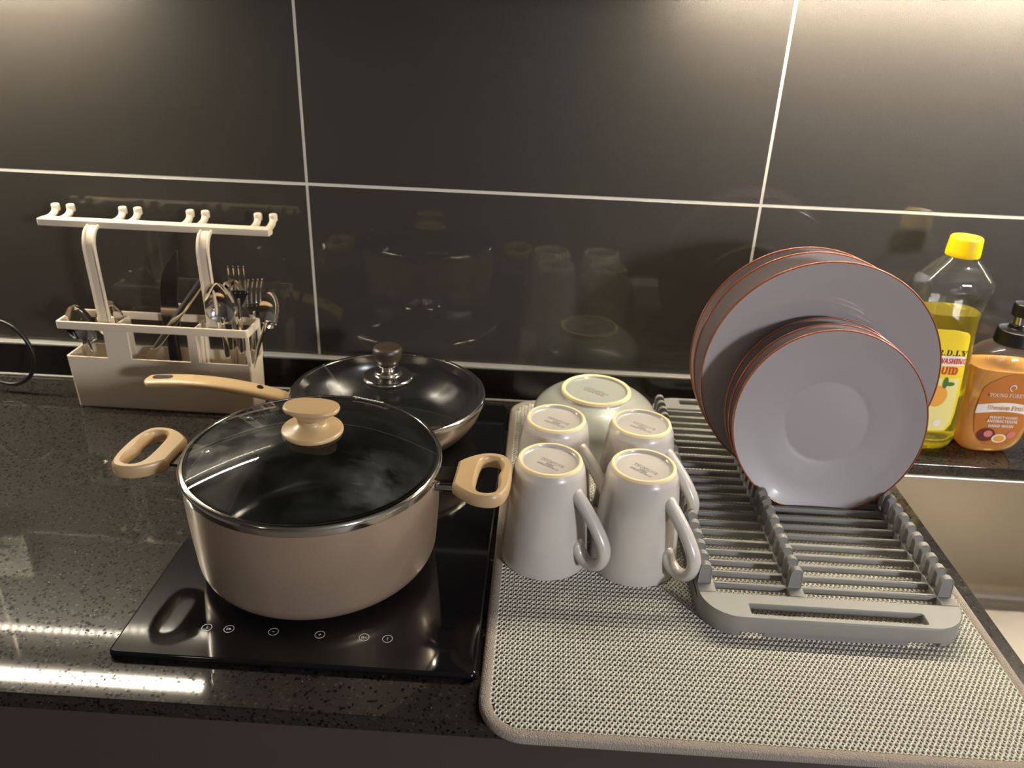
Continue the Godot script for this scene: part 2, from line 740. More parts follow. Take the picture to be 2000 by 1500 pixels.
func kitchen_shell() -> void:
	var w := Node3D.new()
	w.name = "wall_back"
	add_child(w)
	w.set_meta("kind", "structure")
	w.set_meta("label", "wall of large glossy dark brown tiles with pale grout joints")
	part("masonry", slab(-2.5, 2.9, -0.9, 1.5, -0.1, -0.0065), M.wall_paint, w)
	part("grout", slab(-2.5, 2.9, 0.0, 0.905, -0.0064, -0.0003), M.grout, w)
	var g := 0.0019
	for row in [[0.052, 0.3013], [0.3013, 0.6013], [0.6013, 0.9013]]:
		for k in range(-4, 5):
			var x0 := 0.6 * k
			part("tile", slab(maxf(x0 + g, -2.5), minf(x0 + 0.6 - g, 2.89), row[0] + g, row[1] - g, -0.006, 0.0, 0.0008, 0.0), M.tile_glaze, w)
	# stone upstand along the wall, the pale ledge on it and the silicone line at its foot
	struct("trim_1", slab(-2.5, 2.9, 0.0, 0.0495, 0.0, 0.012), mat("black_upstand", srgb(24, 22, 21), 0.25, 0, 0.4, 0.06), "low black stone upstand between worktop and tiles")
	struct("trim_2", slab(-2.5, 2.9, 0.0495, 0.0535, 0.0002, 0.0122, 0.0012), M.silicone, "pale sealant ledge along the top of the upstand")
	var bead := MB.new()
	bead.tube([Vector3(-2.5, 0.0012, 0.0125), Vector3(-1.0, 0.0012, 0.0125), Vector3(0.5, 0.0012, 0.0125), Vector3(2.9, 0.0012, 0.0125)], 0.0022, null, 8)
	struct("trim_3", bead, M.silicone, "thin pale sealant line at the foot of the upstand")
	# wall cabinets and hood above the picture: they carry the lamps and bound the light
	for c in [[-2.0, -0.236, "pale wall cabinet above the left part of the worktop"], [0.476, 2.4, "pale wall cabinet above the dish rack and sink"]]:
		var t := thing("wall_cabinet", c[2], "cabinet", Vector3((c[0] + c[1]) / 2, 0.6, 0.0))
		var h: float = (c[1] - c[0]) / 2
		part("carcass", slab(-h, h, 0.0, 0.7, 0.001, 0.33), M.cabinet_white, t)
		part("door", slab(-h + 0.001, -0.001, -0.012, 0.7, 0.331, 0.35, 0.001), M.cabinet_front, t)
		part("door", slab(0.001, h - 0.001, -0.012, 0.7, 0.331, 0.35, 0.001), M.cabinet_front, t)
	var hd := thing("cooker_hood", "black cooker hood above the induction hob", "cooker hood", Vector3(0.12, 0.6, 0.0))
	part("hood_body", slab(-0.352, 0.352, 0.02, 0.7, 0.001, 0.36, 0.003), M.black_matt, hd)
	part("filter", slab(-0.25, 0.25, 0.012, 0.0199, 0.05, 0.3, 0.001), M.dark_steel, hd)
	var so := thing("wall_socket", "pale wall socket plate on the tiles left of the caddy", "socket", Vector3(-0.569, 0.346, 0.0))
	part("plate", slab(-0.043, 0.043, -0.043, 0.043, 0.0003, 0.009, 0.002, 0.004), mat("socket_white", srgb(205, 200, 190), 0.4), so)
	part("rocker", slab(-0.012, 0.012, -0.018, 0.018, 0.009, 0.012, 0.001), M.socket_white, so)


func worktop() -> void:
	var t := thing("worktop", "black speckled stone kitchen worktop with a sink cut-out", "worktop", Vector3.ZERO)
	var top := MB.new()
	top.ring_plate(MB.rrect(-2.4, 0.0, 2.6, 0.59, 0.0, 1), MB.rrect(0.7765, 0.1295, 1.28, 0.535, 0.012, 4), Vector2(1.0, 0.33), -0.017, 0.0, 0.0012)
	part("stone_top", top, M.stone, t)
	# sink
	var s := thing("sink", "undermounted stainless steel sink basin beside the dish rack", "sink", Vector3(1.03, -0.017, 0.3325))
	var bowl := MB.new()
	var st := []
	for r in [[0.262, 0.212, 0.0, 0.01], [0.2505, 0.203, 0.0, 0.02], [0.2505, 0.203, -0.004, 0.02], [0.2495, 0.202, -0.17, 0.025], [0.24, 0.192, -0.187, 0.03], [0.225, 0.177, -0.196, 0.03], [0.03, 0.03, -0.2, 0.03]]:
		st.append(MB.at(MB.rrect(-r[0], -r[1], r[0], r[1], r[3], 5), r[2], Transform3D.IDENTITY))
	bowl.loft([st], true, -1)
	part("basin", bowl, M.sink_steel, s)
	var dr := MB.new()
	dr.lathe([Vector2(0.0001, -0.1995), Vector2(0.04, -0.199), Vector2(0.045, -0.1965), Vector2(0.047, -0.199)], 32)
	part("drain", dr, M.steel, s)
	# base cabinets below
	var bc := thing("base_cabinet", "dark glossy base cabinet under the worktop edge", "cabinet", Vector3(0.0, -0.9, 0.0))
	part("carcass", slab(-2.4, 0.762, 0.08, 0.883, 0.02, 0.545), M.black_matt, bc)
	part("grip_channel", slab(-2.4, 0.774, 0.865, 0.882, 0.545, 0.56), M.black_matt, bc)
	for k in 3:
		part("door", slab(0.774 - 1.05 * (k + 1) + 0.0015, 0.774 - 1.05 * k - 0.0015, 0.09, 0.863, 0.5455, 0.5655, 0.0015), M.cabinet_front, bc)
	var b2 := thing("base_cabinet", "dark base cabinet below the sink", "cabinet", Vector3(0.0, -0.9, 0.0))
	part("carcass", slab(0.775, 2.6, 0.08, 0.66, 0.02, 0.545), M.black_matt, b2)
	part("door", slab(0.776, 1.7, 0.09, 0.863, 0.5455, 0.5655, 0.0015), M.cabinet_front, b2)
	part("door", slab(1.703, 2.6, 0.09, 0.863, 0.5455, 0.5655, 0.0015), M.cabinet_front, b2)


func hob() -> void:
	var t := thing("induction_hob", "black glass induction hob under the two pans", "hob", Vector3.ZERO)
	var g := MB.new()
	g.outline(MB.rrect(-0.042, 0.038, 0.2795, 0.5465, 0.006, 5), 0.0005, 0.0068, 0.0024)
	part("glass_top", g, M.black_glass, t)
	var icons := [0.0317, 0.052, 0.0926, 0.1349, 0.175, 0.1962]
	for k in 6:
		var b := MB.new()
		b.ring_plate(circle(0.0047, 28), circle(0.0041, 28), Vector2.ZERO, 0.0, 0.00012, 0.0)
		var o := part("touch_button", b, M.print_white, t)
		o.position = Vector3(icons[k], 0.0069, 0.5100)
		var s := MB.new()
		match k:
			0:
				s.box(Vector3(0.0005, 0.0001, 0.0024), 0, 0, xf(0, 0.0001, -0.0004))
				s.box(Vector3(0.0022, 0.0001, 0.0005), 0, 0, xf(0.0006, 0.0001, 0.0008))
			1:
				s.box(Vector3(0.0005, 0.0001, 0.0028), 0, 0, xf(-0.0019, 0.0001, 0))
				s.box(Vector3(0.0005, 0.0001, 0.0028), 0, 0, xf(-0.0009, 0.0001, 0))
				s.outline(PackedVector2Array([Vector2(0, -0.0014), Vector2(0.0024, 0), Vector2(0, 0.0014)]), 0.00005, 0.00015, 0.0)
			2:
				s.box(Vector3(0.0026, 0.0001, 0.0005), 0, 0, xf(0, 0.0001, 0))
			3:
				s.box(Vector3(0.0026, 0.0001, 0.0005), 0, 0, xf(0, 0.0001, 0))
				s.box(Vector3(0.0005, 0.0001, 0.0026), 0, 0, xf(0, 0.0001, 0))
			4:
				s.ring_plate(circle(0.0013, 16), circle(0.0008, 16), Vector2.ZERO, 0.00005, 0.00015, 0.0, xf(-0.0012, 0, 0))
				s.box(Vector3(0.0024, 0.0001, 0.0005), 0, 0, xf(0.0012, 0.0001, 0))
				s.box(Vector3(0.0004, 0.0001, 0.0010), 0, 0, xf(0.0018, 0.0001, 0.0004))
			5:
				s.box(Vector3(0.0005, 0.0001, 0.0034), 0, 0, xf(0, 0.0001, 0))
		part("symbol", s, M.print_white, o)


func circle(r: float, n: int) -> PackedVector2Array:
	var o := PackedVector2Array()
	for k in n:
		o.append(Vector2(cos(TAU * k / n), sin(TAU * k / n)) * r)
	return o


func casserole() -> void:
	var t := thing("casserole_pot", "large champagne casserole pot with two beige loop handles on the hob", "pot", Vector3(0.1060, 0.0068, 0.3935))
	t.rotation.y = -deg_to_rad(2.5)
	var b := MB.new()
	b.lathe(fillet([Vector3(0.0001, 0.0, 0), Vector3(0.094, 0.0, 0.006), Vector3(0.1165, 0.012, 0.022), Vector3(0.1205, 0.06, 0.05), Vector3(0.1222, 0.1145, 0.0012), Vector3(0.1196, 0.1145, 0.0012), Vector3(0.1178, 0.06, 0.03), Vector3(0.1130, 0.0075, 0.02), Vector3(0.0001, 0.004, 0)], 8), 96)
	part("body", b, M.champagne, t)
	var i := MB.new()
	i.lathe(fillet([Vector3(0.0001, 0.0045, 0), Vector3(0.1125, 0.0078, 0.022), Vector3(0.1173, 0.06, 0.03), Vector3(0.1191, 0.1142, 0)], 8), 96)
	part("inner_coating", i, M.nonstick, t, "black non-stick inside of the pot")
	for s in [1, -1]:
		var n := Node3D.new()
		var hm := MB.new()
		var outer := loop2([Vector2(0.1388, -0.019), Vector2(0.1400, -0.0225), Vector2(0.1485, -0.0310), Vector2(0.161, -0.0388), Vector2(0.175, -0.0405), Vector2(0.186, -0.0355), Vector2(0.1915, -0.021), Vector2(0.1930, 0.0), Vector2(0.1915, 0.021), Vector2(0.186, 0.0355), Vector2(0.175, 0.0405), Vector2(0.161, 0.0388), Vector2(0.1485, 0.0310), Vector2(0.1400, 0.0225), Vector2(0.1388, 0.019), Vector2(0.1388, 0.0)], 4)
		var hole := loop2([Vector2(0.1605, -0.021), Vector2(0.1645, -0.0292), Vector2(0.1722, -0.0312), Vector2(0.1798, -0.0272), Vector2(0.1822, -0.0145), Vector2(0.1805, 0.0), Vector2(0.1822, 0.0145), Vector2(0.1798, 0.0272), Vector2(0.1722, 0.0312), Vector2(0.1645, 0.0292), Vector2(0.1605, 0.021), Vector2(0.1595, 0.0)], 4)
		hm.ring_plate(outer, hole, Vector2(0.168, 0.0), 0.0980, 0.1118, 0.0026, Transform3D.IDENTITY, 110)
		var h := part("handle", hm, M.beige, t, "beige loop handle")
		h.rotation.y = 0.0 if s > 0 else PI
		n.free()
		var br := MB.new()
		br.box(Vector3(0.03, 0.003, 0.024), 0.002, 0.0008, xf(0.131, 0.1035, -0.006))
		part("bracket", br, M.dark_steel, h, "dark steel bracket")
		var ba := MB.new()
		ba.tube([Vector3(0.117, 0.1015, 0.0145), Vector3(0.13, 0.1015, 0.0145), Vector3(0.146, 0.1015, 0.0145)], 0.0042, null, 14)
		part("rivet_bar", ba, M.chrome, h, "shiny steel rivet bar")
	# the lid, lying on the pot
	var l := thing("pot_lid", "domed glass lid with steel rim and beige knob on the casserole", "pot lid", Vector3(0.1060, 0.1213, 0.3935))
	l.rotation = Vector3(deg_to_rad(0.2), 0, -deg_to_rad(1.2))
	var rim := MB.new()
	rim.lathe(fillet([Vector3(0.1226, -0.0032, 0), Vector3(0.1238, -0.0034, 0.0006), Vector3(0.1242, 0.0035, 0.002), Vector3(0.1222, 0.0060, 0.0015), Vector3(0.1188, 0.0066, 0.0008), Vector3(0.1186, 0.0050, 0.0006), Vector3(0.1222, 0.0026, 0.001), Vector3(0.1226, -0.0032, 0)], 4), 128)
	part("rim", rim, M.steel, l, "polished steel rim band")
	var skirt := MB.new()
	skirt.lathe(fillet([Vector3(0.1176, 0.0050, 0), Vector3(0.1160, -0.0085, 0.0003), Vector3(0.1166, -0.0087, 0.0003), Vector3(0.1182, 0.0046, 0)], 3), 96)
	part("inner_skirt", skirt, M.steel, l, "steel skirt inside the rim")
	var gl := MB.new()
	var dome := []
	for k in 25:
		var r := 0.1205 * (1.0 - k / 24.0)
		dome.append(Vector2(maxf(r, 0.0001), 0.0052 + 0.0265 * (1.0 - pow(r / 0.1205, 1.65))))
	gl.lathe(dome, 96, Vector3.ZERO, 1, 1, 90)
	part("glass", gl, M.lid_glass, l, "clear domed glass")
	var sm := MB.new()
	var low := []
	for q in dome:
		low.append(q + Vector2(0, -0.0012))
	sm.lathe(low.slice(1), 72, Vector3.ZERO, 1, 1, 90)
	var film := part("steam_marks", sm, M.lid_film, l, "faint dried steam marks")
	film.set_meta("kind", "stuff")
	var kn := MB.new()
	kn.lathe(fillet([Vector3(0.0001, 0.0292, 0), Vector3(0.0275, 0.0282, 0.001), Vector3(0.0295, 0.0306, 0.002), Vector3(0.0285, 0.0335, 0.003), Vector3(0.017, 0.0370, 0.004), Vector3(0.0132, 0.0395, 0.002), Vector3(0.0122, 0.044, 0)], 5), 56)
	var knob := part("knob_base", kn, M.beige, l, "beige round knob base")
	var sk := MB.new()
	var rings := []
	for r in [[0.0135, 0.0105, 0.0385], [0.0140, 0.0108, 0.043], [0.0165, 0.012, 0.047], [0.0225, 0.0148, 0.0505], [0.0262, 0.0172, 0.0525], [0.0268, 0.0177, 0.0542], [0.0262, 0.0172, 0.0560], [0.0245, 0.0157, 0.0568], [0.012, 0.008, 0.0574], [0.0003, 0.0002, 0.0575]]:
		var ring := PackedVector3Array()
		for a in 56:
			var c := cos(TAU * a / 56)
			var q := sin(TAU * a / 56)
			ring.append(Vector3(signf(c) * pow(absf(c), 0.85) * r[0], r[2], signf(q) * pow(absf(q), 0.85) * r[1]))
		rings.append(ring)
	sk.loft([rings])
	part("knob_grip", sk, M.beige, l, "beige oval knob grip")
	# embossed maker's word on the far glass edge, read from the other side
	var word := thing_part_text("GREENPAN", 0.0070, M.print_white, l)
	word.transform = Transform3D(Basis(Vector3.UP, PI - 0.27) * Basis(Vector3.RIGHT, -1.25), Vector3(0.030, 0.0105, -0.1085))


func thing_part_text(s: String, size: float, m: Material, parent: Node) -> MeshInstance3D:
	return lettering(s, size, m, parent, Transform3D.IDENTITY, false, "lettering", true)


func frying_pan() -> void:
	var c := Vector3(0.1270, 0.0068, 0.1375)
	var t := thing("frying_pan", "champagne frying pan with long beige handle behind the casserole", "frying pan", c)
	var b := MB.new()
	b.lathe(fillet([Vector3(0.0001, 0.0, 0), Vector3(0.082, 0.0, 0.012), Vector3(0.104, 0.016, 0.03), Vector3(0.1205, 0.038, 0.03), Vector3(0.1248, 0.0575, 0.001), Vector3(0.1228, 0.0577, 0.001), Vector3(0.118, 0.038, 0.03), Vector3(0.102, 0.018, 0.03), Vector3(0.081, 0.004, 0.012), Vector3(0.0001, 0.0035, 0)], 7), 96)
	part("body", b, M.champagne, t)
	var i := MB.new()
	i.lathe(fillet([Vector3(0.0001, 0.0039, 0), Vector3(0.0806, 0.0044, 0.012), Vector3(0.1015, 0.0185, 0.03), Vector3(0.1175, 0.0385, 0.03), Vector3(0.1224, 0.0574, 0)], 7), 96)
	part("inner_coating", i, M.nonstick, t, "black non-stick inside of the pan")
	# handle to the left, slightly arched
	var path := curve3([Vector3(-0.118, 0.045, 0.010), Vector3(-0.150, 0.060, 0.020), Vector3(-0.200, 0.0735, 0.030), Vector3(-0.250, 0.0785, 0.035), Vector3(-0.297, 0.0765, 0.0365)], 8)
	var h := MB.new()
	var rings := []
	var n := path.size()
	for k in n:
		var f := float(k) / (n - 1)
		var w := 0.0125 + 0.0015 * sin(f * PI) + 0.0005 * f
		var th := 0.0065 - 0.0015 * f
		var d: Vector3 = (path[mini(k + 1, n - 1)] - path[maxi(k - 1, 0)]).normalized()
		var side := d.cross(Vector3.UP).normalized()
		var up := side.cross(d).normalized()
		if k == n - 1:
			w *= 0.55
			th *= 0.7
		elif k == n - 2:
			w *= 0.92
		var ring := PackedVector3Array()
		for s in 24:
			var a := TAU * s / 24
			ring.append(path[k] + side * signf(cos(a)) * pow(absf(cos(a)), 0.6) * w + up * signf(sin(a)) * pow(absf(sin(a)), 0.8) * th)
		rings.append(ring)
	h.loft([rings])
	h.fan(rings[n - 1], Vector3(-1, 0, 0))
	var hd := part("handle", h, M.beige, t, "long beige pan handle")
	# hanging hole and fixing hole seen as dark recesses on the handle
	var hole := MB.new()
	hole.outline(MB.rrect(-0.0125, -0.0048, 0.0125, 0.0048, 0.0046, 5), -0.0004, 0.0004, 0.0)
	var ho := part("hanging_hole", hole, M.black_matt, hd, "oval hanging hole")
	ho.transform = Transform3D(Basis(Vector3.UP, 0.05) * Basis(Vector3.BACK, 0.02), Vector3(-0.2755, 0.0832, 0.0358))
	var riv := MB.new()
	riv.lathe([Vector2(0.0001, 0.0006), Vector2(0.004, 0.0006), Vector2(0.0048, -0.0006)], 20)
	var rv := part("rivet", riv, M.dark_steel, hd, "dark fixing rivet")
	rv.transform = Transform3D(Basis(Vector3.BACK, -0.36), Vector3(-0.1585, 0.0693, 0.0222))
	# its lid
	var l := thing("pan_lid", "domed glass lid with steel rim and dark knob on the frying pan", "pan lid", c + Vector3(0.001, 0.0585, 0.0))
	l.rotation = Vector3(-deg_to_rad(0.6), 0, -deg_to_rad(0.4))
	var rim := MB.new()
	rim.lathe(fillet([Vector3(0.1246, -0.0022, 0), Vector3(0.1258, -0.0022, 0.0006), Vector3(0.1262, 0.0032, 0.002), Vector3(0.124, 0.0055, 0.0015), Vector3(0.1165, 0.0068, 0.0008), Vector3(0.1165, 0.0052, 0.0006), Vector3(0.1246, 0.0024, 0.001), Vector3(0.1246, -0.0022, 0)], 4), 128)
	part("rim", rim, M.steel, l, "polished steel rim band")
	var skirt := MB.new()
	skirt.lathe(fillet([Vector3(0.1170, 0.0050, 0), Vector3(0.1150, -0.0065, 0.0003), Vector3(0.1156, -0.0067, 0.0003), Vector3(0.1176, 0.0046, 0)], 3), 96)
	part("inner_skirt", skirt, M.steel, l, "steel skirt inside the rim")
	var gl := MB.new()
	var dome := []
	for k in 25:
		var r := 0.1185 * (1.0 - k / 24.0)
		dome.append(Vector2(maxf(r, 0.0001), 0.0055 + 0.0175 * (1.0 - pow(r / 0.1185, 2.2))))
	gl.lathe(dome, 96, Vector3.ZERO, 1, 1, 90)
	part("glass", gl, M.lid_glass, l, "clear domed glass")
	var fl := MB.new()
	fl.lathe(fillet([Vector3(0.0001, 0.022, 0), Vector3(0.027, 0.0215, 0.001), Vector3(0.0330, 0.0242, 0.0015), Vector3(0.0312, 0.0272, 0.002), Vector3(0.0175, 0.0292, 0.002), Vector3(0.0165, 0.0335, 0.001), Vector3(0.0085, 0.0345, 0.001), Vector3(0.0080, 0.0365, 0.002), Vector3(0.0142, 0.0430, 0.001), Vector3(0.0001, 0.0432, 0)], 4), 48)
	part("knob_base", fl, M.chrome, l, "chrome knob base")
	var kn := MB.new()
	kn.lathe(fillet([Vector3(0.0001, 0.0375, 0), Vector3(0.0078, 0.0385, 0.001), Vector3(0.0170, 0.0500, 0.004), Vector3(0.0190, 0.0620, 0.004), Vector3(0.0165, 0.0665, 0.003), Vector3(0.0001, 0.0675, 0)], 5), 48)
	part("knob_grip", kn, M.dark_brown, l, "dark brown knob grip")


func drying_mat() -> void:
	var t := thing("drying_mat", "grey mesh-topped drying mat under the mugs and dish rack", "drying mat", Vector3.ZERO)
	var x0 := 0.2835
	var x1 := 0.757
	var z0 := 0.0165
	var z1 := 0.6085
	var pad := MB.new()
	pad.outline(MB.rrect(x0 + 0.003, z0 + 0.003, x1 - 0.003, z1 - 0.003, 0.036, 8), 0.0003, 0.0050, 0.0006)
	part("pad", pad, M.mat_pad, t)
	# rolled fabric edge: flat band plus rounded outside
	var band := MB.new()
	var o := MB.rrect(x0, z0, x1, z1, 0.04, 10)
	var st := []
	for k in [[0.0006, 0.0014], [0.0, 0.0036], [0.0008, 0.0062], [0.0026, 0.0077], [0.0056, 0.0080], [0.0086, 0.0074], [0.0108, 0.0058], [0.0112, 0.0040]]:
		st.append(MB.at(MB.inset(o, k[0]), k[1], Transform3D.IDENTITY))
	band.loft([st], true, 1)
	var bd := part("binding", band, M.mat_binding, t, "soft rolled fabric border")
	# open net of knitted strands over the pad, one cell repeated
	var px := 0.00455
	var pz := 0.0060
	var cell := MB.new()
	var rr := []
	var na := 24
	for ring in 5:
		var arr := PackedVector3Array()
		for a in na:
			var th := TAU * (a + 0.5) / na
			var d := Vector2(cos(th), sin(th))
			# cell border with small corner holes cut out
			var s := 0.5 / maxf(absf(d.x), absf(d.y))
			var q := d * s
			var corner := Vector2(0.5 * signf(d.x), 0.5 * signf(d.y))
			var cut := 0.17
			if q.distance_to(corner) < cut:
				# point on the corner circle along this direction
				var bq := d.dot(corner)
				var disc := bq * bq - (corner.length_squared() - cut * cut)
				if disc > 0:
					q = d * (bq - sqrt(disc))
			var inn := d * 0.29
			var f: float = [0.0, 0.12, 0.45, 0.8, 1.0][ring]
			var y: float = [0.0050, 0.0062, 0.0070, 0.0068, 0.0062][ring]
			var p := inn.lerp(q, f)
			arr.append(Vector3(p.x * px, y, p.y * pz))
		rr.append(arr)
	cell.loft([rr], true, 0)
	var cm := cell.mesh()
	var spots := []
	var border := MB.inset(MB.rrect(x0, z0, x1, z1, 0.04, 10), 0.0108)
	var nx := int((x1 - x0) / px) + 1
	var nz := int((z1 - z0) / pz) + 1
	for j in nz:
		for i in nx:
			var p := Vector2(x0 + (i + 0.5) * px, z0 + (j + 0.5) * pz)
			if Geometry2D.is_point_in_polygon(p, border):
				spots.append(Transform3D(Basis.IDENTITY, Vector3(p.x, 0, p.y)))
	var mm := MultiMesh.new()
	mm.transform_format = MultiMesh.TRANSFORM_3D
	mm.mesh = cm
	mm.instance_count = spots.size()
	for k in spots.size():
		mm.set_instance_transform(k, spots[k])
	var mi := MultiMeshInstance3D.new()
	mi.name = "mesh_fabric"
	mi.multimesh = mm
	mi.material_override = M.mat_net
	mi.set_meta("kind", "stuff")
	t.add_child(mi, true)


const RACK_TOP := 0.0285
const RACK_BOT := 0.0075


func dish_rack() -> void:
	var t := thing("dish_rack", "grey plastic dish rack with rows of pegs on the mat", "dish rack", Vector3.ZERO)
	var x0 := 0.482
	var x1 := 0.7285
	var z0 := 0.028
	var z1 := 0.4785
	# front and back plates: half of a rounded outline with one long slot
	for e in 2:
		var m := MB.new()
		var o := PackedVector2Array()
		var arc := 20
		var r := 0.036
		for k in arc + 1:
			var a := PI / 2 * k / arc
			o.append(Vector2(x1 - r + r * cos(a), z1 - r + r * sin(a)))
		for k in arc + 1:
			var a := PI / 2 + PI / 2 * k / arc
			o.append(Vector2(x0 + r + r * cos(a), z1 - r + r * sin(a)))
		o.append(Vector2(x0, 0.4345 + 0.0095))
		o.append(Vector2(x1, 0.4345 + 0.0095))
		var slot := MB.rrect(0.5275, 0.4590, 0.6875, 0.4720, 0.0012, 2)
		m.ring_plate(o, slot, Vector2(0.607, 0.4655), RACK_TOP - 0.0080, RACK_TOP, 0.0012)
		# skirt down to the mat, notched near the corners
		var edge := PackedVector2Array()
		for q in o:
			edge.append(q)
		for cut in [[-9.0, 9.0, RACK_BOT + 0.0045, RACK_TOP - 0.0013], [0.700, 9.0, RACK_BOT, RACK_BOT + 0.0046], [0.5285, 0.6835, RACK_BOT, RACK_BOT + 0.0046], [-9.0, 0.5170, RACK_BOT, RACK_BOT + 0.0046]]:
			var seg := []
			var steps := MB.inset(o, 0.0)
			edge = MB.inset(o, -0.00015)
			for i in edge.size() - 1:
				for f in 8:
					var q: Vector2 = edge[i].lerp(edge[i + 1], f / 8.0)
					var at_front: bool = q.y > z1 - 0.036 + 0.0001
					if q.x >= cut[0] and q.x <= cut[1] and q.y > 0.4441 and i < steps.size() - 2:
						seg.append(q)
			var inn := []
			for q in seg:
				inn.append(q.lerp(Vector2(clampf(q.x, x0 + 0.036, x1 - 0.036), z1 - 0.036), 0.003 / 0.036))
			var ra := PackedVector3Array()
			var rows := [[], [], [], []]
			for i in seg.size():
				rows[0].append(Vector3(inn[i].x, cut[3], inn[i].y))
				rows[1].append(Vector3(seg[i].x, cut[3], seg[i].y))
				rows[2].append(Vector3(seg[i].x, cut[2], seg[i].y))
				rows[3].append(Vector3(inn[i].x, cut[2], inn[i].y))
			var rings := []
			for i in seg.size():
				rings.append(PackedVector3Array([rows[0][i], rows[1][i], rows[2][i], rows[3][i]]))
			var strips := []
			for c in 4:
				var st := []
				for rg in rings:
					st.append(PackedVector3Array([rg[c], rg[(c + 1) % 4]]))
				strips.append(st)
			m.loft(strips, false)
			m.fan(rings[0], rings[0][0] - rings[1][0])
			m.fan(rings[-1], rings[-1][0] - rings[-2][0])
		var p := part("end_plate", m, M.rack_plastic, t)
		if e == 1:
			p.transform = Transform3D(Basis(Vector3.UP, PI), Vector3(x0 + x1, 0, z0 + z1))
	# three long rails
	for r in [[x0, 0.5000], [0.5692, 0.5845], [0.7120, x1]]:
		var m := MB.new()
		m.box(Vector3(r[1] - r[0], 0.0080, 0.383), 0.001, 0.0010, xf((r[0] + r[1]) / 2, RACK_TOP - 0.0041, 0.2533))
		if r[0] == x0 or r[1] == x1:
			m.box(Vector3(0.003, RACK_TOP - RACK_BOT - 0.004, 0.383), 0.0005, 0.0005, xf(x0 + 0.0015 if r[0] == x0 else x1 - 0.0015, (RACK_TOP + RACK_BOT) / 2 - 0.002, 0.2533))
		part("rail", m, M.rack_plastic, t)
	# slats and pegs
	var slat := MB.new()
	slat.box(Vector3(0.2130, 0.0070, 0.0050), 0.0004, 0.0011, xf(0.6055, RACK_TOP - 0.0036, 0))
	var sm := slat.mesh()
	var pegm := peg_mesh()
	for k in 23:
		var z := 0.4327 - 0.0172 * k
		var s := part("slat", sm, M.rack_plastic, t)
		s.position = Vector3(0, 0, z - 0.0028)
		if k < 22:
			for x in [0.4900, 0.5765, 0.7190]:
				var p := part("peg", pegm, M.rack_plastic, t)
				p.position = Vector3(x, RACK_TOP - 0.001, z - 0.0042)


func peg_mesh() -> ArrayMesh:
	# a flat tongue with a round top, slightly thinner upwards
	var m := MB.new()
	var prof := PackedVector2Array()
	var w := 0.0060
	prof.append(Vector2(w + 0.0004, 0.0))
	prof.append(Vector2(w + 0.0001, 0.008))
	for k in 13:
		var a := PI * k / 12
		prof.append(Vector2(cos(a) * (w - 0.0002), 0.0160 + sin(a) * (w + 0.0004)))
	prof.append(Vector2(-w - 0.0001, 0.008))
	prof.append(Vector2(-w - 0.0004, 0.0))
	var rings := []
	for d in [[-0.0034, 0.0012], [-0.0039, 0.0004], [-0.0040, 0.0], [0.0040, 0.0], [0.0039, 0.0004], [0.0034, 0.0012]]:
		var q := MB.inset(prof, d[1])
		var r := PackedVector3Array()
		for p in q:
			r.append(Vector3(p.x, maxf(p.y, 0.0), d[0] * (1.0 - p.y * 10.0)))
		rings.append(r)
	m.loft([rings])
	m.fan(rings[0], Vector3(0, 0, -1))
	m.fan(rings[5], Vector3(0, 0, 1))
	return m.mesh()


func plate_mesh(r: float, well: float) -> Array:
	# lying face up at the origin
	var b := MB.new()
	b.lathe(fillet([Vector3(0.0001, 0.0046, 0), Vector3(well, 0.0046, 0.002), Vector3(well + 0.004, 0.0053, 0.003), Vector3(r * 0.8, 0.0098, 0.02), Vector3(r - 0.0012, 0.0150, 0), Vector3(r - 0.0016, 0.0122, 0.0), Vector3(r * 0.8, 0.0068, 0.02), Vector3(r * 0.55, 0.0025, 0.004), Vector3(r * 0.53, 0.0, 0.001), Vector3(r * 0.5, 0.0, 0.001), Vector3(r * 0.49, 0.0018, 0.001), Vector3(0.0001, 0.0018, 0)], 6), 128)
	var e := MB.new()
	e.lathe(fillet([Vector3(r - 0.0020, 0.0146, 0), Vector3(r - 0.0012, 0.0157, 0.0005), Vector3(r, 0.0154, 0.0008), Vector3(r + 0.0001, 0.0126, 0.0008), Vector3(r - 0.0020, 0.0118, 0)], 4), 128)
	return [b.mesh(), e.mesh()]


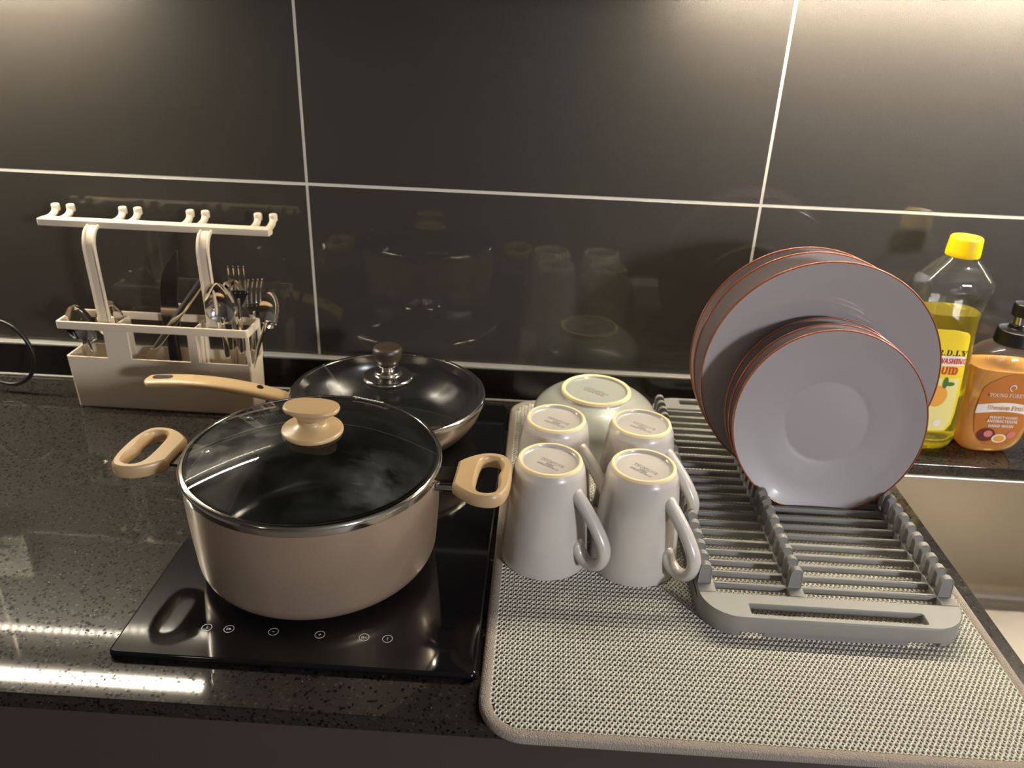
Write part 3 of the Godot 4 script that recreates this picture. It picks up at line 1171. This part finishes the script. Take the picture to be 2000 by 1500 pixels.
func plates() -> void:
	var big := plate_mesh(0.1353, 0.060)
	var small := plate_mesh(0.1062, 0.046)
	var list := [
		[big, 0.6430, 0.2155, 0.060, 0.1353, "dinner_plate", "large grey dinner plate with copper edge, nearest of the three large ones", "large dinner plates in the rack"],
		[big, 0.6405, 0.1983, 0.190, 0.1353, "dinner_plate", "large grey dinner plate leaning between the front and rearmost large plates", "large dinner plates in the rack"],
		[big, 0.6405, 0.1811, 0.250, 0.1353, "dinner_plate", "large grey dinner plate with copper edge, rearmost and nearest the tiles", "large dinner plates in the rack"],
		[small, 0.6430, 0.2855, 0.190, 0.1062, "side_plate", "small grey side plate with copper edge, foremost of all the plates", "small side plates in the rack"],
		[small, 0.6425, 0.2671, 0.185, 0.1062, "side_plate", "small grey side plate just behind the foremost one", "small side plates in the rack"],
		[small, 0.6420, 0.2499, 0.200, 0.1062, "side_plate", "small grey side plate third back, right before the large plates", "small side plates in the rack"],
	]
	for p in list:
		var t := thing(p[5], p[6], "plate", Vector3.ZERO, p[7])
		part("dish", p[0][0], M.plate_glaze, t)
		part("edge_band", p[0][1], M.copper_edge, t, "copper brown glazed edge")
		var a: float = p[3]
		var r: float = p[4]
		# face normal towards the camera and a little up; the rim plane stands at 14 mm along it
		var nrm := Vector3(0, sin(a), cos(a))
		var up := Vector3(0, cos(a), -sin(a))
		var c := Vector3(p[1], 0.0175, p[2]) + up * r
		t.transform = Transform3D(Basis(Vector3.RIGHT, nrm, Vector3.RIGHT.cross(nrm)), c - nrm * 0.0140)


func crockery() -> void:
	var proto: Node3D = null
	var list := [
		[0.3357, 0.3734, "upturned grey mug at front left, nearest the casserole handle", 0.0],
		[0.4277, 0.3750, "upturned grey mug at front right, beside the rack's front pegs", -0.12],
		[0.3418, 0.2856, "upturned grey mug at back left, right before the bowl", 0.05],
		[0.4348, 0.2861, "upturned grey mug at back right, between bowl and rack", 0.04],
	]
	for k in 4:
		var t: Node3D
		if proto == null:
			t = make_mug()
			proto = t
		else:
			t = proto.duplicate()
			t.name = "mug"
			add_child(t, true)
		t.position = Vector3(list[k][0], 0.0072, list[k][1])
		t.rotation.y = list[k][3]
		tag(t, list[k][2], "mug", "upturned grey mugs on the mat")
	# bowl, upside down behind the mugs
	var b := thing("bowl", "upturned grey-green bowl behind the four mugs", "bowl", Vector3(0.3978, 0.0072, 0.1140))
	var m := MB.new()
	m.lathe(fillet([Vector3(0.0001, 0.0600, 0), Vector3(0.038, 0.0595, 0.004), Vector3(0.0590, 0.0535, 0.01), Vector3(0.0775, 0.0400, 0.02), Vector3(0.0800, 0.0100, 0.01), Vector3(0.0800, 0.0006, 0.0008), Vector3(0.0822, 0.0000, 0.0008), Vector3(0.0830, 0.0100, 0.01), Vector3(0.0810, 0.0420, 0.02), Vector3(0.0635, 0.0572, 0.012), Vector3(0.0462, 0.0645, 0.0015), Vector3(0.0455, 0.0680, 0)], 7), 96)
	part("body", m, M.bowl_glaze, b)
	var f := MB.new()
	f.lathe(fillet([Vector3(0.0458, 0.0665, 0), Vector3(0.0452, 0.0705, 0.0014), Vector3(0.0408, 0.0705, 0.0014), Vector3(0.0402, 0.0670, 0)], 4), 96)
	part("foot_ring", f, M.bisque, b, "cream unglazed foot ring")
	var base := MB.new()
	base.lathe([Vector2(0.0404, 0.0690), Vector2(0.0395, 0.0668), Vector2(0.0001, 0.0664)], 64)
	part("base", base, M.bowl_glaze, b)
	var turn := Basis(Vector3.UP, -0.62) * Basis(Vector3.RIGHT, -PI / 2)
	for q in [["THOMSON", 0.007, 0.0], ["STONEWARE", 0.0030, 0.0060]]:
		var off: Vector3 = Basis(Vector3.UP, -0.62) * Vector3(0, 0, q[2])
		lettering(q[0], q[1], M.mug_print, b, Transform3D(turn, Vector3(0, 0.0667, 0) + off), true)


func make_mug() -> Node3D:
	var t := thing("mug", "", "mug")
	var m := MB.new()
	# standing on its mouth; foot up
	m.lathe(fillet([Vector3(0.0001, 0.1085, 0), Vector3(0.027, 0.1080, 0.004), Vector3(0.0330, 0.0950, 0.01), Vector3(0.0425, 0.0020, 0.001), Vector3(0.0428, 0.0, 0.0012), Vector3(0.0452, 0.0, 0.0012), Vector3(0.0454, 0.0060, 0.01), Vector3(0.0385, 0.0850, 0.03), Vector3(0.0352, 0.1080, 0.008), Vector3(0.0322, 0.1132, 0)], 7), 80)
	part("body", m, M.mug_glaze, t)
	var f := MB.new()
	f.lathe(fillet([Vector3(0.0324, 0.1128, 0), Vector3(0.0316, 0.1157, 0.0012), Vector3(0.0288, 0.1157, 0.0012), Vector3(0.0283, 0.1138, 0)], 4), 80)
	part("foot_ring", f, M.bisque, t, "cream unglazed foot ring")
	var b := MB.new()
	b.lathe([Vector2(0.0286, 0.1150), Vector2(0.0278, 0.1126), Vector2(0.0260, 0.1118), Vector2(0.0001, 0.1116)], 56, Vector3.ZERO, 1, 1, 60)
	part("base", b, M.mug_glaze, t)
	var h := MB.new()
	var az := -deg_to_rad(40.0)
	var dir := Vector3(cos(az), 0, -sin(az))
	var pts := []
	for p in curve2([Vector2(0.0345, 0.0915), Vector2(0.0480, 0.0790), Vector2(0.0620, 0.0640), Vector2(0.0722, 0.0480), Vector2(0.0738, 0.0350), Vector2(0.0685, 0.0235), Vector2(0.0575, 0.0190), Vector2(0.0470, 0.0240), Vector2(0.0410, 0.0350)], 6):
		pts.append(dir * p.x + Vector3(0, p.y, 0))
	var perp := Vector3(-dir.z, 0, dir.x)
	h.tube(pts, 0.0060, 0.0076, 18, perp)
	part("handle", h, M.mug_glaze, t)
	# printed words on the base
	var r0 := -0.62
	var turn := Basis(Vector3.UP, r0) * Basis(Vector3.RIGHT, -PI / 2)
	for q in [["THOMSON®", 0.0060, 0.0, true, 0.0275], ["STONEWARE", 0.0019, 0.0050, false, 0.0095], ["DISHWASHER & MICROWAVE SAFE", 0.0016, 0.0086, false, 0.0250]]:
		var off: Vector3 = Basis(Vector3.UP, r0) * Vector3(0, 0, q[2])
		lettering(q[0], q[1], M.mug_print, t, Transform3D(turn, Vector3(0.0025, 0.1117, 0.0015) + off), q[3], "lettering", false, q[4])
	return t


# --------------------------------------------------------- cutlery caddy and what stands in it
func cutlery_caddy() -> void:
	var t := thing("cutlery_caddy", "tan plastic cutlery caddy with hook bar against the tiles", "cutlery caddy", Vector3.ZERO)
	var P: StandardMaterial3D = M.caddy_plastic
	var zf := 0.0985
	var zb := 0.0515
	# lower tub, slightly tapered, open on top
	var tub := MB.new()
	var rings := []
	for r in [[0.1005, 0.0015, 0.0003], [0.0995, 0.0, 0.0], [0.1250, 0.0, 0.0]]:
		pass
	var xa := -0.3178
	var xb := -0.0640
	var outl := func(dx: float, dz: float, y: float) -> PackedVector3Array:
		return MB.at(MB.rrect(xa + dx, zb + dz, xb - dx, zf - dz, 0.004, 3), y, Transform3D.IDENTITY)
	tub.loft([[outl.call(0.0035, 0.0025, 0.0), outl.call(0.0022, 0.0015, 0.0012), outl.call(0.0, 0.0, 0.0765)], [outl.call(0.0, 0.0, 0.0765), outl.call(0.0022, 0.0022, 0.0765)], [outl.call(0.0022, 0.0022, 0.0765), outl.call(0.0042, 0.0034, 0.003)]])
	tub.fan(outl.call(0.0042, 0.0034, 0.003), Vector3.UP)
	tub.fan(outl.call(0.0035, 0.0025, 0.0), Vector3.DOWN)
	part("tub", tub, P, t)
	# upper frame: rim band and uprights leave three windows
	var rim := MB.new()
	rim.ring_plate(MB.rrect(-0.3215, 0.0505, -0.0630, 0.1005, 0.004, 3), MB.rrect(-0.3175, 0.0540, -0.0670, 0.0970, 0.002, 2), Vector2(-0.19, 0.0755), 0.1165, 0.1272, 0.0008)
	part("rim", rim, P, t)
	for x in [[-0.2600, -0.2270, zf], [-0.1470, -0.1345, zf], [-0.0690, -0.0640, zf], [-0.3175, -0.3115, zb], [-0.2485, -0.2445, zb], [-0.1425, -0.1385, zb], [-0.0690, -0.0640, zb]]:
		var m := MB.new()
		m.box(Vector3(x[1] - x[0], 0.043, 0.0024), 0.0008, 0.0003, xf((x[0] + x[1]) / 2, 0.0965, x[2] + (0.0012 if x[2] == zb else -0.0012)))
		part("upright", m, P, t)
	# dividers
	for x in [-0.2460, -0.1400]:
		part("divider", slab(x - 0.001, x + 0.001, 0.003, 0.122, zb + 0.002, zf - 0.002, 0.0004), P, t)
	# two posts: ribbed straps curving back to the bar
	for x in [-0.2640, -0.1160]:
		var m := MB.new()
		var path := curve3([Vector3(x, 0.118, 0.0800), Vector3(x, 0.150, 0.0805), Vector3(x - 0.0005, 0.215, 0.0815), Vector3(x, 0.234, 0.0800), Vector3(x, 0.2450, 0.0725), Vector3(x, 0.2490, 0.0630)], 6)
		m.tube(path, 0.0072, 0.0017, 16, Vector3(0.0, 0.3, 1.0))
		for s in [-1, 1]:
			var q := []
			for p in path:
				q.append(p + Vector3(s * 0.0068, 0, 0.0016))
			m.tube(q, 0.0018, 0.0028, 10, Vector3(0, 0.3, 1.0))
		part("post", m, P, t)
		var foot := MB.new()
		foot.box(Vector3(0.021, 0.014, 0.008), 0.002, 0.001, xf(x, 0.121, 0.0790))
		part("post_foot", foot, P, t)
	# bar with eight hooks in pairs
	var bar := MB.new()
	bar.box(Vector3(0.3045, 0.0100, 0.0150), 0.0025, 0.0018, xf(-0.1857, 0.2505, 0.0590))
	var bo := part("hook_bar", bar, P, t)
	for k in 8:
		var x := -0.3390 + 0.0035 + (k / 2) * 0.0912 + (k % 2) * 0.0205
		var hm := MB.new()
		hm.tube(curve3([Vector3(x, 0.2510, 0.0550), Vector3(x, 0.2510, 0.0400), Vector3(x, 0.2535, 0.0290), Vector3(x, 0.2585, 0.0235)], 5), 0.0046, 0.0040, 10, Vector3(0, 1, 0.1))
		hm.lathe(fillet([Vector3(0.0001, -0.0052, 0), Vector3(0.0054, -0.0052, 0.004), Vector3(0.0054, 0.0052, 0.004), Vector3(0.0001, 0.0052, 0)], 5), 14, Vector3(x, 0.2600, 0.0230))
		part("hook", hm, P, bo)
	# clip over the back rim
	var cl := MB.new()
	cl.box(Vector3(0.0185, 0.0240, 0.0075), 0.001, 0.0008, xf(-0.1800, 0.1300, 0.0525))
	part("clip", cl, P, t)
	cutlery()


func cutlery() -> void:
	var S: StandardMaterial3D = M.chrome
	# [kind, foot position, lean sideways, lean forwards, turn, length, size, label]
	var list := [
		["spoon", Vector3(-0.300, 0.004, 0.070), 0.05, 0.03, 0.3, 0.139, 1.15, "small steel spoon at the left end of the caddy, leaning on its end wall"],
		["spoon", Vector3(-0.285, 0.004, 0.078), 0.02, 0.10, -0.2, 0.141, 1.15, "small steel spoon with round bowl in front in the left compartment"],
		["spoon", Vector3(-0.270, 0.004, 0.066), -0.03, -0.02, 0.5, 0.142, 1.15, "small steel spoon close to the left post of the caddy"],
		["spoon", Vector3(-0.0990, 0.004, 0.082), 0.02, 0.03, 0.15, 0.184, 1.22, "large steel tablespoon with dark shining bowl in the right compartment"],
		["spoon", Vector3(-0.1000, 0.004, 0.068), -0.05, -0.01, 0.5, 0.182, 1.15, "steel tablespoon nested behind the large one"],
		["fork", Vector3(-0.0870, 0.004, 0.074), -0.04, 0.04, 0.25, 0.199, 1.0, "steel table fork with tines above the nested spoons"],
		["fork", Vector3(-0.0850, 0.004, 0.062), -0.14, 0.0, 0.75, 0.172, 1.0, "second steel table fork, lower and nearer the shiny leaning spoon"],
		["spoon", Vector3(-0.0880, 0.020, 0.072), -0.47, -0.02, -0.6, 0.188, 1.2, "bright steel spoon leaning out over the right end"],
	]
	for c in list:
		var t := thing("spoon" if c[0] == "spoon" else "fork", c[7], c[0], c[1], "cutlery standing in the caddy")
		var s: float = c[6]
		var ln: float = c[5]
		var bl := 0.046 * s
		var neck := ln - bl
		var h := MB.new()
		var path := []
		var ra := []
		var rb := []
		for k in 13:
			var f := k / 12.0
			path.append(Vector3(0, f * (neck + 0.006), 0.002 * sin(f * PI)))
			ra.append(lerpf(0.0062, 0.0024, pow(f, 0.7)) * sqrt(s))
			rb.append(lerpf(0.0011, 0.0015, f))
		h.tube(path, ra, rb, 12, Vector3(0, 0, 1))
		part("handle", h, S, t)
		var b := MB.new()
		var nu := 14
		var nv := 12
		for side in 2:
			var rows := []
			for i in nu + 1:
				var row := PackedVector3Array()
				var u := -cos(PI * i / nu)
				for j in nv + 1:
					var v := -1.0 + 2.0 * j / nv
					var wid := 0.0155 * s * sqrt(maxf(0.0, 1.0 - u * u)) * (1.0 - 0.18 * u)
					var dp := 0.0075 * s * (1.0 - u * u * 0.96) * (1.0 - v * v)
					row.append(Vector3(v * wid, neck + bl * (u + 1.0) / 2.0, -dp + (0.0009 if side == 0 else 0.0)))
				rows.append(row)
			if c[0] == "spoon":
				b.sheet(rows, Vector3(0, 0, 1 if side == 0 else -1))
		if c[0] == "spoon":
			part("bowl", b, S, t)
		else:
			var fb := MB.new()
			fb.outline(loop2([Vector2(-0.003, neck - 0.004), Vector2(0.003, neck - 0.004), Vector2(0.0105, neck + 0.010), Vector2(0.0112, neck + 0.018), Vector2(-0.0112, neck + 0.018), Vector2(-0.0105, neck + 0.010)], 4), -0.0007, 0.0007, 0.0002, Transform3D(Basis(Vector3.RIGHT, Vector3(0, 0, -1), Vector3.UP), Vector3.ZERO))
			part("fork_head", fb, S, t)
			for k in 4:
				var x := -0.0096 + 0.0064 * k
				var tn := MB.new()
				tn.tube(curve3([Vector3(x, neck + 0.015, 0), Vector3(x, neck + 0.033, -0.003), Vector3(x, neck + 0.052, 0.0015)], 5), 0.0013, 0.0010, 8, Vector3(0, 0, 1))
				part("tine", tn, S, t)
		t.rotation = Vector3(c[3], c[4], c[2])
	# kitchen knife, blade up
	var k := thing("kitchen_knife", "kitchen knife standing blade upwards in the middle of the caddy", "knife", Vector3(-0.1830, 0.004, 0.0660))
	var hd := MB.new()
	hd.box(Vector3(0.0150, 0.105, 0.0095), 0.003, 0.002, xf(0.0, 0.0550, 0.0))
	part("handle", hd, M.black_plastic, k, "black knife handle")
	var bd := MB.new()
	bd.outline(loop2([Vector2(-0.0085, 0.106), Vector2(-0.0080, 0.150), Vector2(0.0015, 0.188), Vector2(0.0225, 0.2165), Vector2(0.0245, 0.2080), Vector2(0.0165, 0.155), Vector2(0.0125, 0.106)], 5), -0.0008, 0.0008, 0.0004, Transform3D(Basis(Vector3.RIGHT, Vector3(0, 0, -1), Vector3.UP), Vector3.ZERO))
	part("blade", bd, mat("knife_steel", srgb(170, 164, 158), 0.12, 1.0), k, "polished steel blade")
	# peeler-like flat handle leaning to the right
	var pe := thing("cheese_knife", "slim steel knife leaning from the middle compartment to the right post", "knife", Vector3(-0.2030, 0.085, 0.0780), "cutlery standing in the caddy")
	var ph := MB.new()
	ph.tube([Vector3(0, 0, 0), Vector3(0.0, 0.05, 0), Vector3(0, 0.10, 0), Vector3(0, 0.128, 0)], [0.0045, 0.0050, 0.0055, 0.0050], [0.0014, 0.0016, 0.0018, 0.0016], 14, Vector3(0, 0, 1))
	part("handle", ph, S, pe)
	var pb := MB.new()
	pb.outline(loop2([Vector2(-0.004, 0.004), Vector2(-0.006, -0.03), Vector2(-0.002, -0.062), Vector2(0.004, -0.03), Vector2(0.004, 0.004)], 4), -0.0006, 0.0006, 0.0002, Transform3D(Basis(Vector3.RIGHT, Vector3(0, 0, -1), Vector3.UP), Vector3.ZERO))
	part("blade", pb, S, pe)
	pe.rotation = Vector3(0.0, 0.0, -0.66)


# --------------------------------------------------------- bottles behind the sink
func section(w: float, d: float, y: float, n := 48, e := 0.7) -> PackedVector3Array:
	var o := PackedVector3Array()
	for k in n:
		var c := cos(TAU * k / n)
		var s := sin(TAU * k / n)
		o.append(Vector3(signf(c) * pow(absf(c), e) * w, y, signf(s) * pow(absf(s), e) * d))
	return o


func body_at(prof: Array, y: float) -> Vector2:
	for k in prof.size() - 1:
		if y <= prof[k + 1].z:
			var f := clampf((y - prof[k].z) / maxf(prof[k + 1].z - prof[k].z, 1e-6), 0, 1)
			return Vector2(lerpf(prof[k].x, prof[k + 1].x, f), lerpf(prof[k].y, prof[k + 1].y, f))
	return Vector2(prof[-1].x, prof[-1].y)


func smooth_prof(pts: Array) -> Array:
	return curve3(pts, 5)


# a print that follows the bottle's front: left and right edges as functions of y
func wrap_print(prof: Array, ys: Array, lefts: Array, rights: Array, off: float, e := 0.7) -> MB:
	var m := MB.new()
	var rows := []
	for i in ys.size():
		var wd := body_at(prof, ys[i])
		var row := PackedVector3Array()
		for j in 13:
			var x: float = lerpf(lefts[i], rights[i], j / 12.0)
			var c := pow(clampf(absf(x) / wd.x, 0, 0.999), 1.0 / e)
			var z := wd.y * pow(sqrt(1.0 - c * c), e)
			row.append(Vector3(x, ys[i], z + off))
		rows.append(row)
	m.sheet(rows, Vector3(0, 0, 1))
	return m


func disc_print(prof: Array, cx: float, cy: float, rx: float, ry: float, off: float, e := 0.7) -> MB:
	var ys := []
	var l := []
	var r := []
	for k in 17:
		var a := -PI / 2 + PI * k / 16
		ys.append(cy + sin(a) * ry)
		l.append(cx - cos(a) * rx)
		r.append(cx + cos(a) * rx)
	return wrap_print(prof, ys, l, r, off, e)


func bottles() -> void:
	# --- yellow dish soap: entries are (half width, half depth, height)
	var prof := smooth_prof([Vector3(0.036, 0.018, 0.0), Vector3(0.049, 0.027, 0.006), Vector3(0.0535, 0.031, 0.020), Vector3(0.0528, 0.031, 0.045), Vector3(0.0510, 0.0305, 0.080), Vector3(0.0465, 0.029, 0.120), Vector3(0.0422, 0.0275, 0.160), Vector3(0.0405, 0.027, 0.190), Vector3(0.0440, 0.028, 0.215), Vector3(0.0468, 0.029, 0.2285), Vector3(0.0440, 0.0285, 0.2370), Vector3(0.0300, 0.0215, 0.2530), Vector3(0.0170, 0.0145, 0.2660), Vector3(0.0135, 0.0135, 0.2705)])
	var t := thing("dish_soap_bottle", "clear bottle of yellow washing-up liquid with yellow cap behind the plates", "bottle", Vector3(0.8375, 0.0003, 0.0700))
	var sh := MB.new()
	var rings := []
	for p in prof:
		rings.append(section(p.x, p.y, p.z))
	sh.loft([rings])
	sh.fan(rings[0], Vector3.DOWN)
	part("shell", sh, M.clear_plastic, t, "clear plastic shell")
	var lq := MB.new()
	rings = []
	for p in prof:
		if p.z <= 0.2005:
			rings.append(section(p.x - 0.0008, p.y - 0.0008, maxf(p.z, 0.0008)))
	lq.loft([rings])
	lq.fan(rings[0], Vector3.DOWN)
	lq.fan(rings[-1], Vector3.UP)
	part("liquid", lq, M.soap_liquid, t, "yellow washing-up liquid")
	var cap := MB.new()
	cap.lathe(fillet([Vector3(0.0001, 0.2660, 0), Vector3(0.0196, 0.2660, 0.0008), Vector3(0.0200, 0.2700, 0.002), Vector3(0.0186, 0.2900, 0.003), Vector3(0.0001, 0.2915, 0)], 4), 48)
	part("cap", cap, M.cap_yellow, t, "bright yellow screw cap")
	var lab := wrap_print(prof, [0.036, 0.045, 0.06, 0.09, 0.12, 0.15, 0.1635, 0.170, 0.174, 0.1775], [-0.034, -0.038, -0.037, -0.036, -0.033, -0.030, -0.028, -0.027, -0.025, -0.022], [0.028, 0.034, 0.035, 0.034, 0.0315, 0.0285, 0.0275, 0.0260, 0.022, 0.004], 0.0004)
	var lb := part("label", lab, M.label_yellow, t, "yellow printed label")
	part("label_panel", wrap_print(prof, [0.037, 0.05, 0.08, 0.098, 0.112], [-0.033, -0.036, -0.035, -0.034, -0.033], [0.025, 0.0315, 0.0305, 0.0288, 0.027], 0.0007), M.label_pale, lb)
	part("label_band", wrap_print(prof, [0.1290, 0.136, 0.1425], [-0.031, -0.0305, -0.03], [0.0285, 0.0280, 0.0275], 0.0007), M.label_white, lb)
	part("fruit_print", disc_print(prof, 0.003, 0.0865, 0.0135, 0.0150, 0.0011), M.label_orange, lb)
	part("leaf_print", disc_print(prof, 0.010, 0.1055, 0.0035, 0.0080, 0.0011), M.label_green, lb)
	part("leaf_print", disc_print(prof, 0.0165, 0.1040, 0.0060, 0.0028, 0.0011), M.label_green, lb)
	part("seal_print", disc_print(prof, 0.0130, 0.0480, 0.0052, 0.0052, 0.0011), M.label_white, lb)
	part("panel_print", wrap_print(prof, [0.043, 0.056], [-0.018, -0.018], [0.000, 0.000], 0.0011), M.label_white, lb)
	var zf := 0.0295
	lettering("MR.D.I.Y", 0.0105, M.label_black, lb, xf(0.0035, 0.1465, 0.0285, Basis(Vector3.RIGHT, -0.04)), true, "lettering", true, 0.047)
	lettering("DISHWASHING", 0.0100, M.label_red, lb, xf(0.0030, 0.1357, zf, Basis(Vector3.RIGHT, -0.04)), false, "lettering", true, 0.051)
	lettering("LIQUID", 0.0145, M.label_red, lb, xf(0.0010, 0.1222, zf + 0.0006, Basis(Vector3.RIGHT, -0.04)), false, "lettering", true, 0.040)
	# --- orange hand wash
	var hp := smooth_prof([Vector3(0.026, 0.015, 0.0), Vector3(0.0330, 0.020, 0.004), Vector3(0.0415, 0.026, 0.014), Vector3(0.0462, 0.029, 0.030), Vector3(0.0480, 0.030, 0.060), Vector3(0.0492, 0.030, 0.100), Vector3(0.0495, 0.030, 0.124), Vector3(0.0465, 0.029, 0.138), Vector3(0.0360, 0.025, 0.1480), Vector3(0.0210, 0.019, 0.1545), Vector3(0.0165, 0.0165, 0.1580)])
	var w := thing("hand_wash_bottle", "pump bottle of orange hand wash at the right edge behind the sink", "bottle", Vector3(0.9350, 0.0003, 0.0700))
	var hs := MB.new()
	rings = []
	for p in hp:
		rings.append(section(p.x, p.y, p.z))
	hs.loft([rings])
	hs.fan(rings[0], Vector3.DOWN)
	part("shell", hs, M.clear_plastic, w, "clear plastic shell")
	var hl := MB.new()
	rings = []
	for p in hp:
		if p.z <= 0.1245:
			rings.append(section(p.x - 0.0008, p.y - 0.0008, maxf(p.z, 0.0008)))
	hl.loft([rings])
	hl.fan(rings[0], Vector3.DOWN)
	hl.fan(rings[-1], Vector3.UP)
	part("liquid", hl, M.wash_liquid, w, "orange hand wash")
	var col := MB.new()
	col.lathe(fillet([Vector3(0.0001, 0.1540, 0), Vector3(0.0240, 0.1540, 0.001), Vector3(0.0245, 0.1560, 0.001), Vector3(0.0235, 0.1730, 0.002), Vector3(0.0120, 0.1750, 0.001), Vector3(0.0115, 0.1800, 0.001), Vector3(0.0001, 0.1805, 0)], 4), 40)
	part("pump_collar", col, M.black_plastic, w, "black pump collar")
	var stem := MB.new()
	stem.lathe([Vector2(0.0085, 0.178), Vector2(0.0085, 0.1930), Vector2(0.0001, 0.1932)], 24)
	part("pump_stem", stem, M.chrome, w, "bright pump stem")
	var head := MB.new()
	head.lathe(fillet([Vector3(0.0001, 0.1915, 0), Vector3(0.0135, 0.1915, 0.001), Vector3(0.0138, 0.2080, 0.002), Vector3(0.0001, 0.2095, 0)], 4), 32)
	head.tube(curve3([Vector3(0.0, 0.2045, 0.0), Vector3(0.03, 0.2050, 0.01), Vector3(0.045, 0.2000, 0.015)], 4), 0.0055, 0.0042, 12)
	part("pump_head", head, M.black_plastic, w, "black pump head")
	var hlab := wrap_print(hp, [0.0165, 0.022, 0.035, 0.055, 0.072, 0.088, 0.100, 0.108, 0.114, 0.119, 0.1225], [-0.010, -0.019, -0.0290, -0.0340, -0.0355, -0.0355, -0.0340, -0.0290, -0.022, -0.014, -0.006], [0.010, 0.019, 0.0290, 0.0340, 0.0355, 0.0355, 0.0340, 0.0290, 0.022, 0.014, 0.006], 0.0004)
	var hb := part("label", hlab, M.label_amber, w, "amber printed label")
	var by := []
	var bl := []
	var br := []
	var ribbon := MB.new()
	var rows := []
	for i in 3:
		var row := PackedVector3Array()
		for j in 17:
			var x := lerpf(-0.0355, 0.0355, j / 16.0)
			var y := 0.0690 + 0.0065 * i - 0.0065 * pow(absf(x) / 0.0355, 2.0)
			var wd := body_at(hp, y)
			var c := pow(clampf(absf(x) / wd.x, 0, 0.999), 1.0 / 0.7)
			row.append(Vector3(x, y, wd.y * pow(sqrt(1.0 - c * c), 0.7) + 0.0009))
		rows.append(row)
	ribbon.sheet(rows, Vector3(0, 0, 1))
	part("ribbon_print", ribbon, M.label_white, hb)
	part("passion_fruit_print", disc_print(hp, -0.0145, 0.0330, 0.0115, 0.0105, 0.0009), M.label_plum, hb)
	part("flesh_print", disc_print(hp, -0.0125, 0.0350, 0.0055, 0.0050, 0.0012), M.label_pink, hb)
	part("cut_fruit_print", disc_print(hp, 0.0035, 0.0285, 0.0095, 0.0068, 0.0010), M.label_white, hb)
	part("seed_print", disc_print(hp, 0.0035, 0.0285, 0.0072, 0.0050, 0.0013), M.label_orange, hb)
	part("flower_print", disc_print(hp, 0.0180, 0.0345, 0.0060, 0.0055, 0.0010), M.label_pink, hb)
	part("logo_print", ring_print(Vector3(0.0, 0.1035, 0.0308), 0.0052), M.label_white, hb)
	lettering("YOUNG FOREVER", 0.0062, M.label_white, hb, xf(0.0, 0.0922, 0.0309), true, "lettering", false, 0.055)
	lettering("Passion Fruit", 0.0085, M.label_amber, hb, xf(0.0, 0.0745, 0.0319), true, "lettering", false, 0.046)
	lettering("PERFECT GUARD", 0.0042, M.label_white, hb, xf(0.0, 0.0600, 0.0310), false, "lettering", true, 0.036)
	lettering("ANTIBACTERIAL", 0.0056, M.label_white, hb, xf(0.0, 0.0545, 0.0309), false, "lettering", true, 0.040)
	lettering("HAND WASH", 0.0056, M.label_white, hb, xf(0.0, 0.0475, 0.0308), false, "lettering", true, 0.032)


func ring_print(c: Vector3, r: float) -> MB:
	var m := MB.new()
	var p := []
	for k in 22:
		var a := -0.6 + 5.2 * k / 21.0
		p.append(c + Vector3(cos(a) * r * (0.55 + 0.45 * k / 21.0), sin(a) * r * (0.5 + 0.4 * k / 21.0), 0.0003))
	m.tube(p, 0.0006, 0.0003, 6, Vector3(0, 0, 1))
	return m


func small_things() -> void:
	# black cable loop at the left edge
	var c := MB.new()
	var pts := []
	for k in 41:
		var a := -1.9 + 5.0 * k / 40.0
		pts.append(Vector3(-0.4310 + 0.0475 * cos(a), 0.0615 + 0.0490 * sin(a), 0.060 + 0.010 * cos(a * 0.5)))
	pts.append(Vector3(-0.4900, 0.045, 0.052))
	pts.append(Vector3(-0.5100, 0.015, 0.052))
	pts.append(Vector3(-0.5500, 0.0040, 0.055))
	pts.append(Vector3(-0.6500, 0.0040, 0.070))
	c.tube(pts, 0.0030, null, 12, Vector3(0, 0, 1))
	tag(part("power_cable", c, M.black_plastic), "black cable looped upright on the worktop at the left edge", "cable")
	# a few water drops on the worktop left of the casserole
	var d := MB.new()
	var r := RandomNumberGenerator.new()
	r.seed = 5
	for s in [[-0.158, 0.283], [-0.152, 0.289], [-0.150, 0.297], [-0.147, 0.303], [-0.160, 0.302], [-0.166, 0.308], [-0.170, 0.318], [-0.163, 0.321], [-0.155, 0.326], [-0.172, 0.335], [-0.13, 0.262], [-0.26, 0.12], [-0.33, 0.10], [-0.28, 0.15], [-0.15, 0.19], [-0.02, 0.46], [-0.05, 0.40]]:
		var q := r.randf_range(0.0008, 0.0017)
		d.lathe([Vector2(q, 0.0), Vector2(q * 0.92, q * 0.3), Vector2(q * 0.6, q * 0.55), Vector2(0.00003, q * 0.65)], 12, Vector3(s[0], 0.0001, s[1]), 1, 1, 90)
	var o := part("water_drops", d, M.water)
	tag(o, "scattered small water drops on the worktop left of the casserole", "water drops")
	o.set_meta("kind", "stuff")
